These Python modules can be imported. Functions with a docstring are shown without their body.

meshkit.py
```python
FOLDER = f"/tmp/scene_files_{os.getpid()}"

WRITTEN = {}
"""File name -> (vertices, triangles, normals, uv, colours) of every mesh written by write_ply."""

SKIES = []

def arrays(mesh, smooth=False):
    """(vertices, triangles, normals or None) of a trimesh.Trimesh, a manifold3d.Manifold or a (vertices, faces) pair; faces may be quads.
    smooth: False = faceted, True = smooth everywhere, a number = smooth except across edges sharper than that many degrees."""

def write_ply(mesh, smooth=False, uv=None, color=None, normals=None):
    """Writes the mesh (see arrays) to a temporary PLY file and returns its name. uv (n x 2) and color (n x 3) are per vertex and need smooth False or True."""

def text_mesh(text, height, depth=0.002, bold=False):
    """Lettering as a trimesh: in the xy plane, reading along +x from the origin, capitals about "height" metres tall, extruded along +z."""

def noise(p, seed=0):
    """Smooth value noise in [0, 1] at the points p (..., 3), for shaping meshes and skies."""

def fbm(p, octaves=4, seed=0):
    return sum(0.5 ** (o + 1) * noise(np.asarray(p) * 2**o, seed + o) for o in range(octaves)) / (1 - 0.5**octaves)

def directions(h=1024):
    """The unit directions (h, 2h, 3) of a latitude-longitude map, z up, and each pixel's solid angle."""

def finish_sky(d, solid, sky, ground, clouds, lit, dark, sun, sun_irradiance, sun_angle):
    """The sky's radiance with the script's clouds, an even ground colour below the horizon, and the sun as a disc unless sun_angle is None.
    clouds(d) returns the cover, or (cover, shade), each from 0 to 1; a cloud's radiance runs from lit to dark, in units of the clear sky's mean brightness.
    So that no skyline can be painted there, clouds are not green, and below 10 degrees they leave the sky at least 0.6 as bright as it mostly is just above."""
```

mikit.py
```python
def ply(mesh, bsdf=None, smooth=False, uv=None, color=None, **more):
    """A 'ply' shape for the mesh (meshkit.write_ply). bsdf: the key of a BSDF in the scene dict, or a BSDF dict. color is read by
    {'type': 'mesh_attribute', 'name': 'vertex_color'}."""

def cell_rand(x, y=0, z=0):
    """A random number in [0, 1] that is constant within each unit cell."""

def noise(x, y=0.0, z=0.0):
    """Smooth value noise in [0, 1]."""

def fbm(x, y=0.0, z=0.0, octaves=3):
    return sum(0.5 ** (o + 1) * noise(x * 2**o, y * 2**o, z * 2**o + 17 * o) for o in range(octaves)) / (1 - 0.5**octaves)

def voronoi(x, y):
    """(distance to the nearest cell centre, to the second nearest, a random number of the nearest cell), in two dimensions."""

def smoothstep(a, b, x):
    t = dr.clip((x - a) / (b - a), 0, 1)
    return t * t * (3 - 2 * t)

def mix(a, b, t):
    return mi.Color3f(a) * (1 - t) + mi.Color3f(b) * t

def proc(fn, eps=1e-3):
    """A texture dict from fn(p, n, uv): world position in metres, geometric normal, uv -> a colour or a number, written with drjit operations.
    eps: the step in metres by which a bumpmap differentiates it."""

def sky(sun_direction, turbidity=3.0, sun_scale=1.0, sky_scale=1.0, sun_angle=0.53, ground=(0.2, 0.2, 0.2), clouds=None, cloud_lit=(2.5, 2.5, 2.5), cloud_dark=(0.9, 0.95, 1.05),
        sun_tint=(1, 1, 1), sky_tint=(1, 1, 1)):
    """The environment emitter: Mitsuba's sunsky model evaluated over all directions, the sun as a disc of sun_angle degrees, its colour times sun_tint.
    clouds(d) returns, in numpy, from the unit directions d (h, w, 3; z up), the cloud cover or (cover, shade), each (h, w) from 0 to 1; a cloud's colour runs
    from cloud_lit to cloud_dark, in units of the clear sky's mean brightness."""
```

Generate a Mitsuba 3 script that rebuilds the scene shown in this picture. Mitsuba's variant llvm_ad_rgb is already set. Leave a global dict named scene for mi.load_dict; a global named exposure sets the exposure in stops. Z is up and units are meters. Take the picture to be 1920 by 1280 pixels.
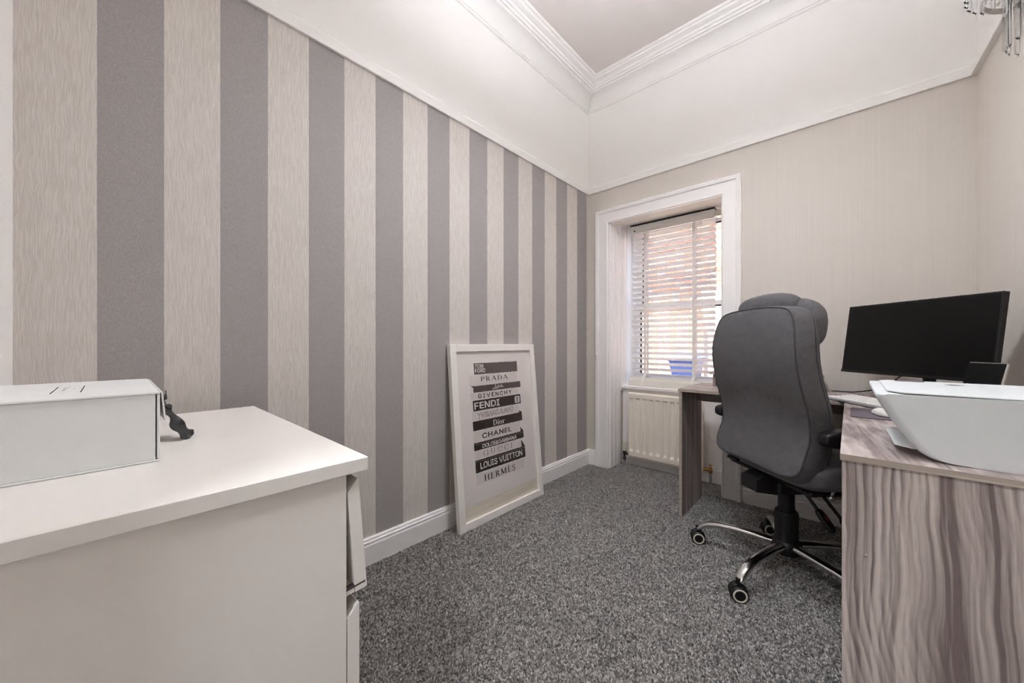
import math, random
import numpy as np
import trimesh
import drjit as dr
import mitsuba as mi
import mikit
import meshkit
from mikit import proc, noise, fbm, smoothstep, mix
from shapely.geometry import Polygon, LineString, Point, box as sbox
from shapely.ops import unary_union
from shapely import affinity

T = mi.ScalarTransform4f
scene, labels = {}, {}
rng = np.random.default_rng(7)
random.seed(7)

# ------------------------------------------------------------------ camera, sky, lights, exposure
FOC, YAW, EYE = 687.6, math.radians(42.6), 0.99
fw = (-math.sin(YAW), math.cos(YAW), 0)
scene['camera'] = {'type': 'perspective', 'fov': 2 * math.degrees(math.atan(960 / FOC)), 'fov_axis': 'x',
                   'near_clip': 0.01, 'far_clip': 200.0, 'principal_point_offset_y': -4 / 1280,
                   'to_world': T().look_at(origin=[0, 0, EYE], target=[fw[0], fw[1], EYE], up=[0, 0, 1])}
scene['sky'] = mikit.sky((-0.35, -0.6, 0.72), turbidity=3.0, sun_scale=15.0, sky_scale=15.0, ground=(0.3, 0.29, 0.27), sun_tint=(0.92, 0.98, 1.08))
exposure = 0.08
ADDED_LAMP = [60.0, 62.4, 67.0]     # added pendant out of view, brightens the room
ADDED_HALL_LAMP = [86.0, 89.0, 93.0]     # added hall lamp behind the camera, lights the room through the doorway

# ------------------------------------------------------------------ helpers
def rgb(r, g, b):
    """sRGB 0-255 -> linear list."""
    return [((c / 255 + 0.055) / 1.055) ** 2.4 if c > 10.3 else c / 255 / 12.92 for c in (r, g, b)]

def bsdf(key, color, rough=0.5, spec=0.5, metallic=0.0, bump=None, bump_scale=1.0, **kw):
    tex = color if isinstance(color, dict) else {'type': 'rgb', 'value': list(color)}
    d = {'type': 'principled', 'base_color': tex, 'roughness': rough, 'specular': spec, 'metallic': metallic, **kw}
    if bump is not None:
        d = {'type': 'bumpmap', 'scale': bump_scale, 'tex': bump, 'bsdf': d}
    scene[key] = {'type': 'twosided', 'bsdf': d}

def numbered(key):
    if key not in scene and key not in labels:
        return key
    i = 1
    while f'{key}_{i:03d}' in scene or f'{key}_{i:03d}' in labels:
        i += 1
    return f'{key}_{i:03d}'

def add(key, mesh, mat, smooth=False, label=None, cat=None, group=None, kind=None, **kw):
    key = numbered(key)
    if isinstance(mesh, list):
        mesh = trimesh.util.concatenate(mesh)
    scene[key] = mesh if isinstance(mesh, dict) else mikit.ply(mesh, mat, smooth=smooth, **kw)
    tag(key, label, cat, group, kind)
    return key

def tag(key, label=None, cat=None, group=None, kind=None):
    d = {k: v for k, v in dict(label=label, category=cat, group=group, kind=kind).items() if v}
    if d:
        labels[key] = {**labels.get(key, {}), **d}

def thing(key, label, cat, group=None):
    key = numbered(key)
    tag(key, label, cat, group)
    return key

def bx(x0, x1, y0, y1, z0, z1, r=0.0015):
    """box with chamfered edges"""
    r = min(r, 0.45 * min(abs(x1 - x0), abs(y1 - y0), abs(z1 - z0)))
    if r <= 0:
        m = trimesh.creation.box([x1 - x0, y1 - y0, z1 - z0])
        m.apply_translation([(x0 + x1) / 2, (y0 + y1) / 2, (z0 + z1) / 2])
        return m
    p = []
    for sx in (0, 1):
        for sy in (0, 1):
            for sz in (0, 1):
                c = np.array([x1 if sx else x0, y1 if sy else y0, z1 if sz else z0], float)
                d = np.array([-1 if sx else 1, -1 if sy else 1, -1 if sz else 1]) * r
                for k in range(3):
                    q = c + d
                    q[k] = c[k]
                    p.append(q)
    return trimesh.convex.convex_hull(np.array(p))

def rbx(x0, x1, y0, y1, z0, z1, r, n=2):
    """box with rounded edges (hull of eight spheres)"""
    s = trimesh.creation.icosphere(subdivisions=n, radius=r).vertices
    p = [s + [x, y, z] for x in (x0 + r, x1 - r) for y in (y0 + r, y1 - r) for z in (z0 + r, z1 - r)]
    return trimesh.convex.convex_hull(np.vstack(p))

def grid_mesh(P):
    """P (n, m, 3) -> quad sheet"""
    n, m = P.shape[:2]
    i, j = np.meshgrid(np.arange(n - 1), np.arange(m - 1), indexing='ij')
    a = (i * m + j).ravel()
    f = np.vstack([np.stack([a, a + 1, a + m + 1], 1), np.stack([a, a + m + 1, a + m], 1)])
    return trimesh.Trimesh(P.reshape(-1, 3), f, process=False)

def loft(rings, cap=True, closed=True):
    """rings: list of (n,3); joins them into a skin with fan caps"""
    R = np.array(rings, float)
    k, n = R.shape[:2]
    v = R.reshape(-1, 3)
    f = []
    j = np.arange(n if closed else n - 1)
    for a in range(k - 1):
        p, q, r_, s_ = a * n + j, a * n + (j + 1) % n, (a + 1) * n + (j + 1) % n, (a + 1) * n + j
        f += [np.stack([p, q, r_], 1), np.stack([p, r_, s_], 1)]
    f = np.vstack(f)
    if cap:
        v = np.vstack([v, R[0].mean(0), R[-1].mean(0)])
        f = np.vstack([f, np.stack([(j + 1) % n, j, j * 0 + k * n], 1), np.stack([(k - 1) * n + j, (k - 1) * n + (j + 1) % n, j * 0 + k * n + 1], 1)])
    m = trimesh.Trimesh(v, f, process=False)
    if m.volume < 0:
        m.invert()
    return m

def tube(pts, r, n=10, flat=1.0, up=(0, 0, 1), close=False):
    """tube along points, r number or list; flat: ratio of height to width"""
    p = np.asarray(pts, float)
    r = np.broadcast_to(r, (len(p),))
    if close:
        t = np.roll(p, -1, 0) - np.roll(p, 1, 0)
    else:
        t = np.gradient(p, axis=0)
    t /= np.linalg.norm(t, axis=1, keepdims=True) + 1e-12
    u = np.asarray(up, float)
    rings = []
    a_prev = None
    for k in range(len(p)):
        a = np.cross(u, t[k])
        if np.linalg.norm(a) < 0.05:
            a = a_prev if a_prev is not None else np.cross([1.0, 0.3, 0], t[k])
        a = a - t[k] * (a @ t[k])
        a /= np.linalg.norm(a)
        a_prev = a
        b = np.cross(t[k], a)
        ang = np.arange(n) * 2 * np.pi / n
        rings.append(p[k] + r[k] * (np.cos(ang)[:, None] * a + flat * np.sin(ang)[:, None] * b))
    if close:
        rings.append(rings[0])
        return loft(rings, cap=False)
    return loft(rings)

def lathe(profile, c=(0, 0, 0), n=24):
    """profile [(r, z)...] round the z axis"""
    ang = np.arange(n) * 2 * np.pi / n
    rings = [np.stack([r * np.cos(ang) + c[0], r * np.sin(ang) + c[1], np.full(n, z + c[2])], 1) for r, z in profile]
    return loft(rings)

def prism(poly, z0, z1):
    """shapely polygon(s) extruded in z"""
    gs = [g for g in getattr(poly, 'geoms', [poly]) if g.area > 1e-9]
    out = []
    for g in gs:
        m = trimesh.creation.extrude_polygon(g, z1 - z0, engine='earcut')
        m.apply_translation([0, 0, z0])
        out.append(m)
    return trimesh.util.concatenate(out)

def mapped(mesh, o, ex, ey, ez):
    """mesh (x,y,z) -> o + x ex + y ey + z ez"""
    m = mesh.copy()
    M = np.stack([ex, ey, ez], 1)
    m.vertices = np.asarray(o) + m.vertices @ M.T
    if np.linalg.det(M) < 0:
        m.invert()
    return m

def spline(pts, n):
    from scipy.interpolate import CubicSpline
    p = np.asarray(pts, float)
    t = np.r_[0, np.cumsum(np.linalg.norm(np.diff(p, axis=0), axis=1))]
    return CubicSpline(t, p)(np.linspace(0, t[-1], n))

def rot_about(mesh, angle, axis, point):
    m = mesh.copy()
    m.apply_transform(trimesh.transformations.rotation_matrix(angle, axis, point))
    return m

# ------------------------------------------------------------------ materials
XL, YB, XR, YF, CEIL, RAIL = -1.593, 2.665, 0.43, -0.176, 3.05, 2.214
SW, S0 = 0.1405, -0.0316     # stripe width, first edge
WHITE = rgb(240, 238, 235)

def left_wall_color(p, n, uv):
    k = (p.y - S0) / SW
    odd = k - 2 * dr.floor(k / 2)                     # 0..2
    dark = dr.select((odd < 1) & (p.y > -0.1), 1.0, 0.0)
    wave = p.y + 0.006 * noise(p.y * 12, p.z * 26, 3.0) + 0.002 * noise(p.y * 40, p.z * 60, 8.0)
    g1 = (0.7 * noise(wave * 860, p.z * 30, 1.0) + 0.3 * noise(wave * 2000, p.z * 90, 2.0))    # wavy grain of the pale stripes
    g2 = fbm(p.y * 1100, p.z * 330, 5.0, octaves=2)    # linen of the dark ones
    pale = mix(rgb(197, 189, 183), rgb(213, 207, 201), smoothstep(0.2, 0.8, g1))
    deep = mix(rgb(148, 143, 142), rgb(165, 160, 158), smoothstep(0.15, 0.85, g2))
    paper = mix(pale, deep, dark)
    return dr.select(p.z > RAIL, mi.Color3f(WHITE), paper)

def left_wall_bump(p, n, uv):
    k = (p.y - S0) / SW
    odd = k - 2 * dr.floor(k / 2)
    wave = p.y + 0.006 * noise(p.y * 12, p.z * 26, 3.0) + 0.002 * noise(p.y * 40, p.z * 60, 8.0)
    g = dr.select(odd < 1, 0.5 * fbm(p.y * 1100, p.z * 330, 5.0, octaves=2), (0.7 * noise(wave * 860, p.z * 30, 1.0) + 0.3 * noise(wave * 2000, p.z * 90, 2.0)))
    return dr.select(p.z > RAIL, 0.0, g)

bsdf('m_left_wall', proc(left_wall_color), 0.6, 0.25, bump=proc(left_wall_bump, eps=6e-4), bump_scale=0.0006)

def back_wall_color(p, n, uv):
    s = noise(p.x * 260 + p.y * 260, p.z * 3)
    low = mix(rgb(210, 203, 195), rgb(214, 207, 199), s)
    return dr.select(p.z > RAIL, mi.Color3f(WHITE), low)
bsdf('m_cream_wall', proc(back_wall_color), 0.55, 0.3)
bsdf('m_white_paint', proc(lambda p, n, uv: mix(rgb(238, 236, 233), rgb(241, 239, 236), fbm(p.x * 3, p.y * 3, p.z * 3))), 0.5, 0.3)
bsdf('m_gloss_white', rgb(244, 241, 239), 0.42, 0.4)
bsdf('m_ceiling', proc(lambda p, n, uv: mix(rgb(218, 211, 207), rgb(222, 215, 211), fbm(p.x * 2, p.y * 2))), 0.7, 0.2)
bsdf('m_carpet_base', proc(lambda p, n, uv: mix(rgb(70, 67, 65), rgb(140, 136, 132), fbm(p.x * 160, p.y * 160))), 0.95, 0.1)
scene['m_pile'] = {'type': 'twosided', 'bsdf': {'type': 'diffuse', 'reflectance': {'type': 'mesh_attribute', 'name': 'vertex_color'}}}
bsdf('m_white_laminate', rgb(224, 219, 214), 0.38, 0.45)
bsdf('m_box_card', proc(lambda p, n, uv: mix(rgb(217, 218, 217), rgb(221, 222, 221), fbm(p.x * 30, p.y * 30, p.z * 30))), 0.55, 0.3)
bsdf('m_black_ribbon', rgb(28, 28, 30), 0.45, 0.5, sheen=0.6)
bsdf('m_mark_grey', rgb(165, 162, 160), 0.6, 0.3)
bsdf('m_ink', rgb(60, 55, 54), 0.6, 0.3)

def wood_fn(shift, vertical):
    def f(p, n, uv):
        ax, ay, az = dr.abs(n.x), dr.abs(n.y), dr.abs(n.z)
        flat = az > 0.5
        # u across the grain, w along it
        if vertical == 'x':     # flat boards with the grain along x
            u, w = dr.select(flat, p.y, p.z), p.x
        else:
            u = dr.select(flat, p.x, dr.select(ay > 0.5, p.x, p.y))
            w = dr.select(flat, p.y, p.z)
        u, w = u + shift, w + shift * 3
        wu = u + 0.050 * (fbm(u * 3.5, w * 1.5, 2.0) - 0.5) + 0.014 * (fbm(u * 16, w * 7, 4.0) - 0.5) + 0.0016 * (fbm(u * 60, w * 26, 6.0) - 0.5)
        broad = fbm(wu * 17, w * 0.6, 1.0, octaves=2)
        mid = fbm(wu * 66, w * 1.5, 7.0, octaves=2)
        lines = fbm(wu * 190, w * 2.6, 3.0, octaves=2)
        fine = noise(wu * 760, w * 9, 5.0)
        g = wu * 80 + 8.0 * fbm(u * 4.5, w * 1.9, 9.0, octaves=2)
        g = g - dr.floor(g)
        ring = smoothstep(0.0, 0.75, g) * (1 - smoothstep(0.82, 1.0, g))
        cath = smoothstep(0.46, 0.60, fbm(u * 5, w * 1.3, 12.0, octaves=2))
        t = 0.40 * smoothstep(0.36, 0.64, broad) + 0.44 * smoothstep(0.32, 0.68, mid) + 0.16 * ring
        t = t + cath * (0.38 * ring - 0.19)
        t = 0.5 + 1.15 * (t - 0.5) + 0.80 * (lines - 0.5) + 0.15 * (fine - 0.5)
        if vertical == 'top':
            mu = u + 0.4 * w * 0.3 + 0.03 * (fbm(u * 8, w * 5, 2.0) - 0.5)
            t = 0.14 + 0.52 * smoothstep(0.28, 0.72, fbm(mu * 30, w * 9, 1.0)) + 0.5 * (fbm(mu * 170, w * 8, 3.0, octaves=2) - 0.25)
        c = mix(rgb(110, 97, 96), rgb(196, 184, 179), dr.clip(t - 0.04, 0, 1))
        pores = smoothstep(0.66, 0.78, noise(wu * 1300, w * 36, 8.0)) * 0.12
        return c * (1 - pores)
    return f
bsdf('m_wood', proc(wood_fn(0.37, 'y')), 0.5, 0.35)
bsdf('m_wood_top', proc(wood_fn(0.71, 'top')), 0.5, 0.35)
bsdf('m_wood_x', proc(wood_fn(1.93, 'x')), 0.5, 0.35)
def dark_wood(p, n, uv):
    u = p.y + 0.02 * (fbm(p.y * 9, p.z * 3, 2.0) - 0.5)
    t = 0.6 * fbm(u * 26, p.z * 1.0, 1.0) + 0.4 * fbm(u * 160, p.z * 5, 3.0, octaves=2)
    return mix(rgb(126, 113, 110), rgb(184, 171, 166), smoothstep(0.25, 0.75, t))
bsdf('m_wood_leg', proc(dark_wood), 0.5, 0.35)
bsdf('m_wood_edge', proc(lambda p, n, uv: mix(rgb(142, 130, 120), rgb(190, 179, 169), fbm((p.x + p.y) * 6, p.z * 420, 2.0, octaves=2))), 0.55, 0.3)

def fabric(p, n, uv):
    a = fbm(p.x * 1600 + p.y * 500, p.y * 1600 - p.x * 500, p.z * 420, octaves=2)
    b = noise(p.x * 420, p.y * 420, p.z * 1700)
    c = fbm(p.x * 50, p.y * 50, p.z * 40)
    return mix(rgb(58, 57, 59), rgb(110, 108, 110), smoothstep(0.15, 0.85, a * 0.55 + b * 0.25 + c * 0.2))
bsdf('m_fabric', proc(fabric), 0.85, 0.2, sheen=0.5)
bsdf('m_piping', rgb(66, 65, 67), 0.85, 0.2)
bsdf('m_black_plastic', rgb(17, 16, 17), 0.42, 0.35)
bsdf('m_screen', rgb(7, 7, 7), 0.4, 0.22)
bsdf('m_chrome', rgb(225, 224, 222), 0.09, 0.5, metallic=1.0)
bsdf('m_brushed', rgb(190, 188, 184), 0.3, 0.5, metallic=1.0)
bsdf('m_cream_plastic', rgb(214, 206, 190), 0.4, 0.5)
bsdf('m_printer', rgb(214, 218, 219), 0.35, 0.5)
bsdf('m_key_white', rgb(224, 221, 217), 0.45, 0.4)
bsdf('m_key_base', rgb(150, 152, 152), 0.35, 0.5)
bsdf('m_mat_grey', rgb(98, 90, 96), 0.8, 0.2)
bsdf('m_radiator', rgb(246, 236, 222), 0.32, 0.5)
bsdf('m_copper_paint', rgb(128, 130, 132), 0.45, 0.5)
bsdf('m_brass', rgb(150, 112, 62), 0.3, 0.5, metallic=0.9)
bsdf('m_valve_dark', rgb(70, 62, 54), 0.35, 0.5, metallic=0.7)
bsdf('m_blind', rgb(247, 244, 239), 0.4, 0.4)
bsdf('m_blind_rail', rgb(228, 224, 212), 0.4, 0.4)
bsdf('m_tape', rgb(240, 236, 230), 0.8, 0.2)
bsdf('m_gasket_gap_shade', rgb(40, 40, 44), 0.5, 0.4)
bsdf('m_frame_white', rgb(234, 229, 223), 0.4, 0.45)
bsdf('m_poster_paper', rgb(226, 219, 215), 0.7, 0.2)
bsdf('m_book_grey', rgb(214, 206, 202), 0.7, 0.2)
bsdf('m_book_black', rgb(45, 37, 36), 0.6, 0.3)
bsdf('m_book_soft', rgb(76, 66, 63), 0.6, 0.3)
bsdf('m_print_grey', rgb(112, 102, 100), 0.7, 0.2)
bsdf('m_backing', proc(lambda p, n, uv: mix(rgb(208, 198, 182), rgb(232, 224, 210), fbm(p.y * 7 + 2 * noise(p.y * 4, p.z * 10), p.z * 60, 1.0))), 0.7, 0.2)
scene['m_pane'] = {'type': 'thindielectric', 'int_ior': 1.5}
scene['m_crystal'] = {'type': 'dielectric', 'int_ior': 1.5}
scene['m_added_lamp_face'] = {'type': 'diffuse', 'reflectance': {'type': 'rgb', 'value': [0.8, 0.8, 0.8]}}
bsdf('m_render_wall', rgb(214, 208, 198), 0.9, 0.1)
bsdf('m_paving', proc(lambda p, n, uv: mix(rgb(190, 182, 172), rgb(214, 208, 200), fbm(p.x * 5, p.y * 5))), 0.9, 0.1)
for i, c in enumerate([(172, 118, 106), (184, 134, 122), (162, 106, 94), (194, 150, 140)]):
    bsdf(f'm_brick_{i}', rgb(*c), 0.9, 0.1)
for i, c in enumerate([(178, 148, 126), (168, 136, 112), (188, 160, 140)]):
    bsdf(f'm_fence_{i}', proc(lambda p, n, uv, c=c: mi.Color3f(rgb(*c)) * (0.8 + 0.35 * fbm(p.x * 60, p.z * 3))), 0.8, 0.2)
bsdf('m_mortar', rgb(206, 198, 186), 0.95, 0.1)
bsdf('m_bin_blue', rgb(34, 50, 104), 0.45, 0.4)
bsdf('m_bin_lid', rgb(110, 128, 178), 0.45, 0.4)

def brick_field(p, n, uv):
    row = dr.floor(p.z / 0.075)
    x = p.x / 0.225 + 0.5 * (row - 2 * dr.floor(row / 2))
    fx, fz = x - dr.floor(x), p.z / 0.075 - row
    on = (fx > 0.045) & (fz > 0.13)
    return dr.select(on, mix(rgb(164, 108, 96), rgb(188, 142, 130), mikit.cell_rand(dr.floor(x), row)), mi.Color3f(rgb(206, 198, 186)))
bsdf('m_brick_field', proc(brick_field), 0.9, 0.1)

# ------------------------------------------------------------------ room shell
OX0, OX1 = -1.405, -0.602        # window opening
ZS, ZSB = 1.943, 2.005           # soffit at the room face, at the window
YW = 3.06                        # window plane
add('floor', bx(-1.72, 0.62, -0.298, 2.90, -0.06, 0.0, 0), 'm_carpet_base', kind='structure')

def right_x(y):
    return XR + 0.0386 * (YB - y)

def pile():
    step = 0.0050
    xs = np.arange(XL + 0.016, 0.50, step)
    ys = np.arange(YF + 0.004, 2.885, step)
    X, Y = np.meshgrid(xs, ys)
    X, Y = X.ravel(), Y.ravel()
    X = X + rng.uniform(-0.5, 0.5, len(X)) * step
    Y = Y + rng.uniform(-0.5, 0.5, len(Y)) * step
    keep = (X < right_x(Y) - 0.012) & ((Y < YB - 0.020) | ((X > OX0 + 0.004) & (X < OX1 - 0.004)))
    keep &= ~((X < -0.68) & (Y < 0.27))                                   # under the chest
    X, Y = X[keep], Y[keep]
    n = len(X)
    a0 = rng.uniform(0, 2 * np.pi, n)
    rad = rng.uniform(0.0027, 0.0042, n)
    hgt = rng.uniform(0.0035, 0.0075, n)
    V = np.zeros((n, 5, 3))
    for k in range(4):
        V[:, k, 0] = X + rad * np.cos(a0 + k * np.pi / 2)
        V[:, k, 1] = Y + rad * np.sin(a0 + k * np.pi / 2)
        V[:, k, 2] = 0.0002
    V[:, 4, 0] = X + rng.uniform(-0.002, 0.002, n)
    V[:, 4, 1] = Y + rng.uniform(-0.002, 0.002, n)
    V[:, 4, 2] = hgt
    P = np.stack([X, Y, X * 0], 1)
    clump = meshkit.noise(P * 150, seed=3)
    tone = np.clip(0.70 * rng.beta(1.1, 1.2, n) + 0.34 * (clump - 0.5) + 0.15, 0, 1)
    lo, hi = np.array(rgb(63, 62, 61)), np.array(rgb(216, 211, 207))
    col = lo + (hi - lo) * (tone ** 1.6)[:, None]
    C = np.repeat(col[:, None, :], 5, 1)
    i = np.arange(n)[:, None] * 5
    F = np.concatenate([np.stack([i[:, 0] + k, i[:, 0] + (k + 1) % 4, i[:, 0] + 4], 1) for k in range(4)])
    return (V.reshape(-1, 3), F), C.reshape(-1, 3)
pm, pc = pile()
add('floor__carpet_pile', mikit.ply(pm, 'm_pile', color=pc), None, label='grey flecked loop pile of the carpet', kind='stuff')

add('ceiling', bx(-1.75, 0.72, -0.3, 3.2, CEIL, CEIL + 0.1, 0), 'm_ceiling', kind='structure')
add('wall_left', bx(XL - 0.15, XL, -0.3, 2.8, -0.05, CEIL + 0.05, 0), 'm_left_wall', kind='structure')
lintel = trimesh.convex.convex_hull(np.array([[x, y, z] for x in (OX0, OX1) for y, z in ((YB, ZS), (YW + 0.14, ZSB + 0.012), (YB, CEIL + 0.05), (YW + 0.14, CEIL + 0.05))]))
add('wall_back', [bx(XL - 0.15, OX0, YB, YW + 0.14, -0.05, CEIL + 0.05, 0), bx(OX1, XR + 0.35, YB, YW + 0.14, -0.05, CEIL + 0.05, 0), lintel], 'm_cream_wall', kind='structure')
rw = trimesh.convex.convex_hull(np.array([[x, y, z] for x, y in ((right_x(YB), YB), (right_x(-0.3), -0.3), (0.75, YB), (0.75, -0.3)) for z in (-0.05, CEIL + 0.05)]))
add('wall_right', rw, 'm_cream_wall', kind='structure')
DX_L, DX_R, DZ_T = -0.52, 0.34, 2.03        # doorway behind the camera
add('wall_front', [bx(-1.75, DX_L, YF - 0.12, YF, -0.05, CEIL + 0.05, 0), bx(DX_R, 0.75, YF - 0.12, YF, -0.05, CEIL + 0.05, 0), bx(DX_L, DX_R, YF - 0.12, YF, DZ_T, CEIL + 0.05, 0)], 'm_white_paint', kind='structure')
# the hall beyond the open door
add('floor_hall', bx(-1.9, 1.6, -1.75, -0.298, -0.06, 0.0, 0), 'm_carpet_base', kind='structure')
add('wall_hall', [bx(-1.9, 1.6, -1.85, -1.75, -0.05, 2.75, 0), bx(-2.0, -1.9, -1.85, -0.298, -0.05, 2.75, 0), bx(1.6, 1.7, -1.85, -0.298, -0.05, 2.75, 0), bx(-2.0, -1.75, -0.32, -0.298, -0.05, 2.75, 0), bx(0.75, 1.7, -0.32, -0.298, -0.05, 2.75, 0)], 'm_white_paint', kind='structure')
add('ceiling_hall', bx(-2.0, 1.7, -1.85, -0.298, 2.70, 2.80, 0), 'm_ceiling', kind='structure')

# picture rails
def rail_profile(depth=0.012, h=0.055):
    return np.array([(0, -h / 2), (depth * 0.9, -h / 2), (depth, -h * 0.46), (depth, h * 0.30), (depth * 0.8, h * 0.36), (depth * 0.3, h / 2), (0, h / 2)])
def run_profile(prof, a, b, out, z):
    """profile (out, up) swept from a to b (xy), out = unit xy direction into the room"""
    a, b, o = np.array(a), np.array(b), np.array(out)
    rings = [np.array([[q[0] + o[0] * d, q[1] + o[1] * d, z + h] for d, h in prof]) for q in (a, b)]
    return loft(rings)
RZ = RAIL + 0.0275
add('trim_1', run_profile(rail_profile(), (XL, YF), (XL, YB), (1, 0), RZ), 'm_white_paint', kind='structure', label='white picture rail along the striped wall')
add('trim_2', run_profile(rail_profile(), (XL, YB), (right_x(YB), YB), (0, -1), RZ), 'm_white_paint', kind='structure', label='white picture rail above the window')
add('trim_3', run_profile(rail_profile(0.022), (right_x(YB), YB), (right_x(YF), YF), (-1, -0.0386), RZ), 'm_white_paint', kind='structure', label='white picture rail on the right wall')
# cornice: small bead on the wall, cove, stepped bands on the ceiling
def cornice_profile():
    c = [(0, -0.175), (0.008, -0.172), (0.010, -0.164), (0.006, -0.160)]
    for a in np.linspace(0, 90, 9):
        c.append((0.012 + 0.075 * (1 - math.cos(math.radians(a))), -0.155 + 0.085 * math.sin(math.radians(a))))
    c += [(0.090, -0.060), (0.104, -0.060), (0.107, -0.050), (0.118, -0.046), (0.121, -0.034), (0.140, -0.030), (0.150, -0.024), (0.152, -0.014), (0.166, -0.012), (0.170, 0.0), (0, 0)]
    return np.array(c)
cp = cornice_profile()
add('trim_4', loft([np.array([[XL + d, y + (-d if y > 1 else 0), CEIL + h] for d, h in cp]) for y in (YF, YB)]), 'm_white_paint', smooth=25, kind='structure', label='moulded white cornice over the striped wall')
add('trim_5', loft([np.array([[x + sx * d, YB - d, CEIL + h] for d, h in cp]) for x, sx in ((XL, 1), (right_x(YB), -1))]), 'm_white_paint', smooth=25, kind='structure', label='moulded white cornice over the window wall')
add('trim_6', loft([np.array([[right_x(y) - d, y + (-d if y > 1 else 0), CEIL + h] for d, h in cp]) for y in (YF, YB)]), 'm_white_paint', smooth=25, kind='structure')
# baseboards
bp = np.array([(0, 0), (0.020, 0), (0.020, 0.088), (0.017, 0.094), (0.018, 0.104), (0.013, 0.108), (0.012, 0.116), (0.006, 0.120), (0, 0.120)])
add('baseboard_left', run_profile(bp, (XL, YF), (XL, YB), (1, 0), 0), 'm_gloss_white', kind='structure')
AL0, AR1 = OX0 - 0.108, OX1 + 0.115    # outer edges of the architrave
add('baseboard_back', [run_profile(bp, (XL, YB), (AL0, YB), (0, -1), 0), run_profile(bp, (AR1, YB), (XR, YB), (0, -1), 0)], 'm_gloss_white', kind='structure')
add('baseboard_right', run_profile(bp, (right_x(YB), YB), (right_x(YF), YF), (-1, -0.0386), 0), 'm_gloss_white', kind='structure')

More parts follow.
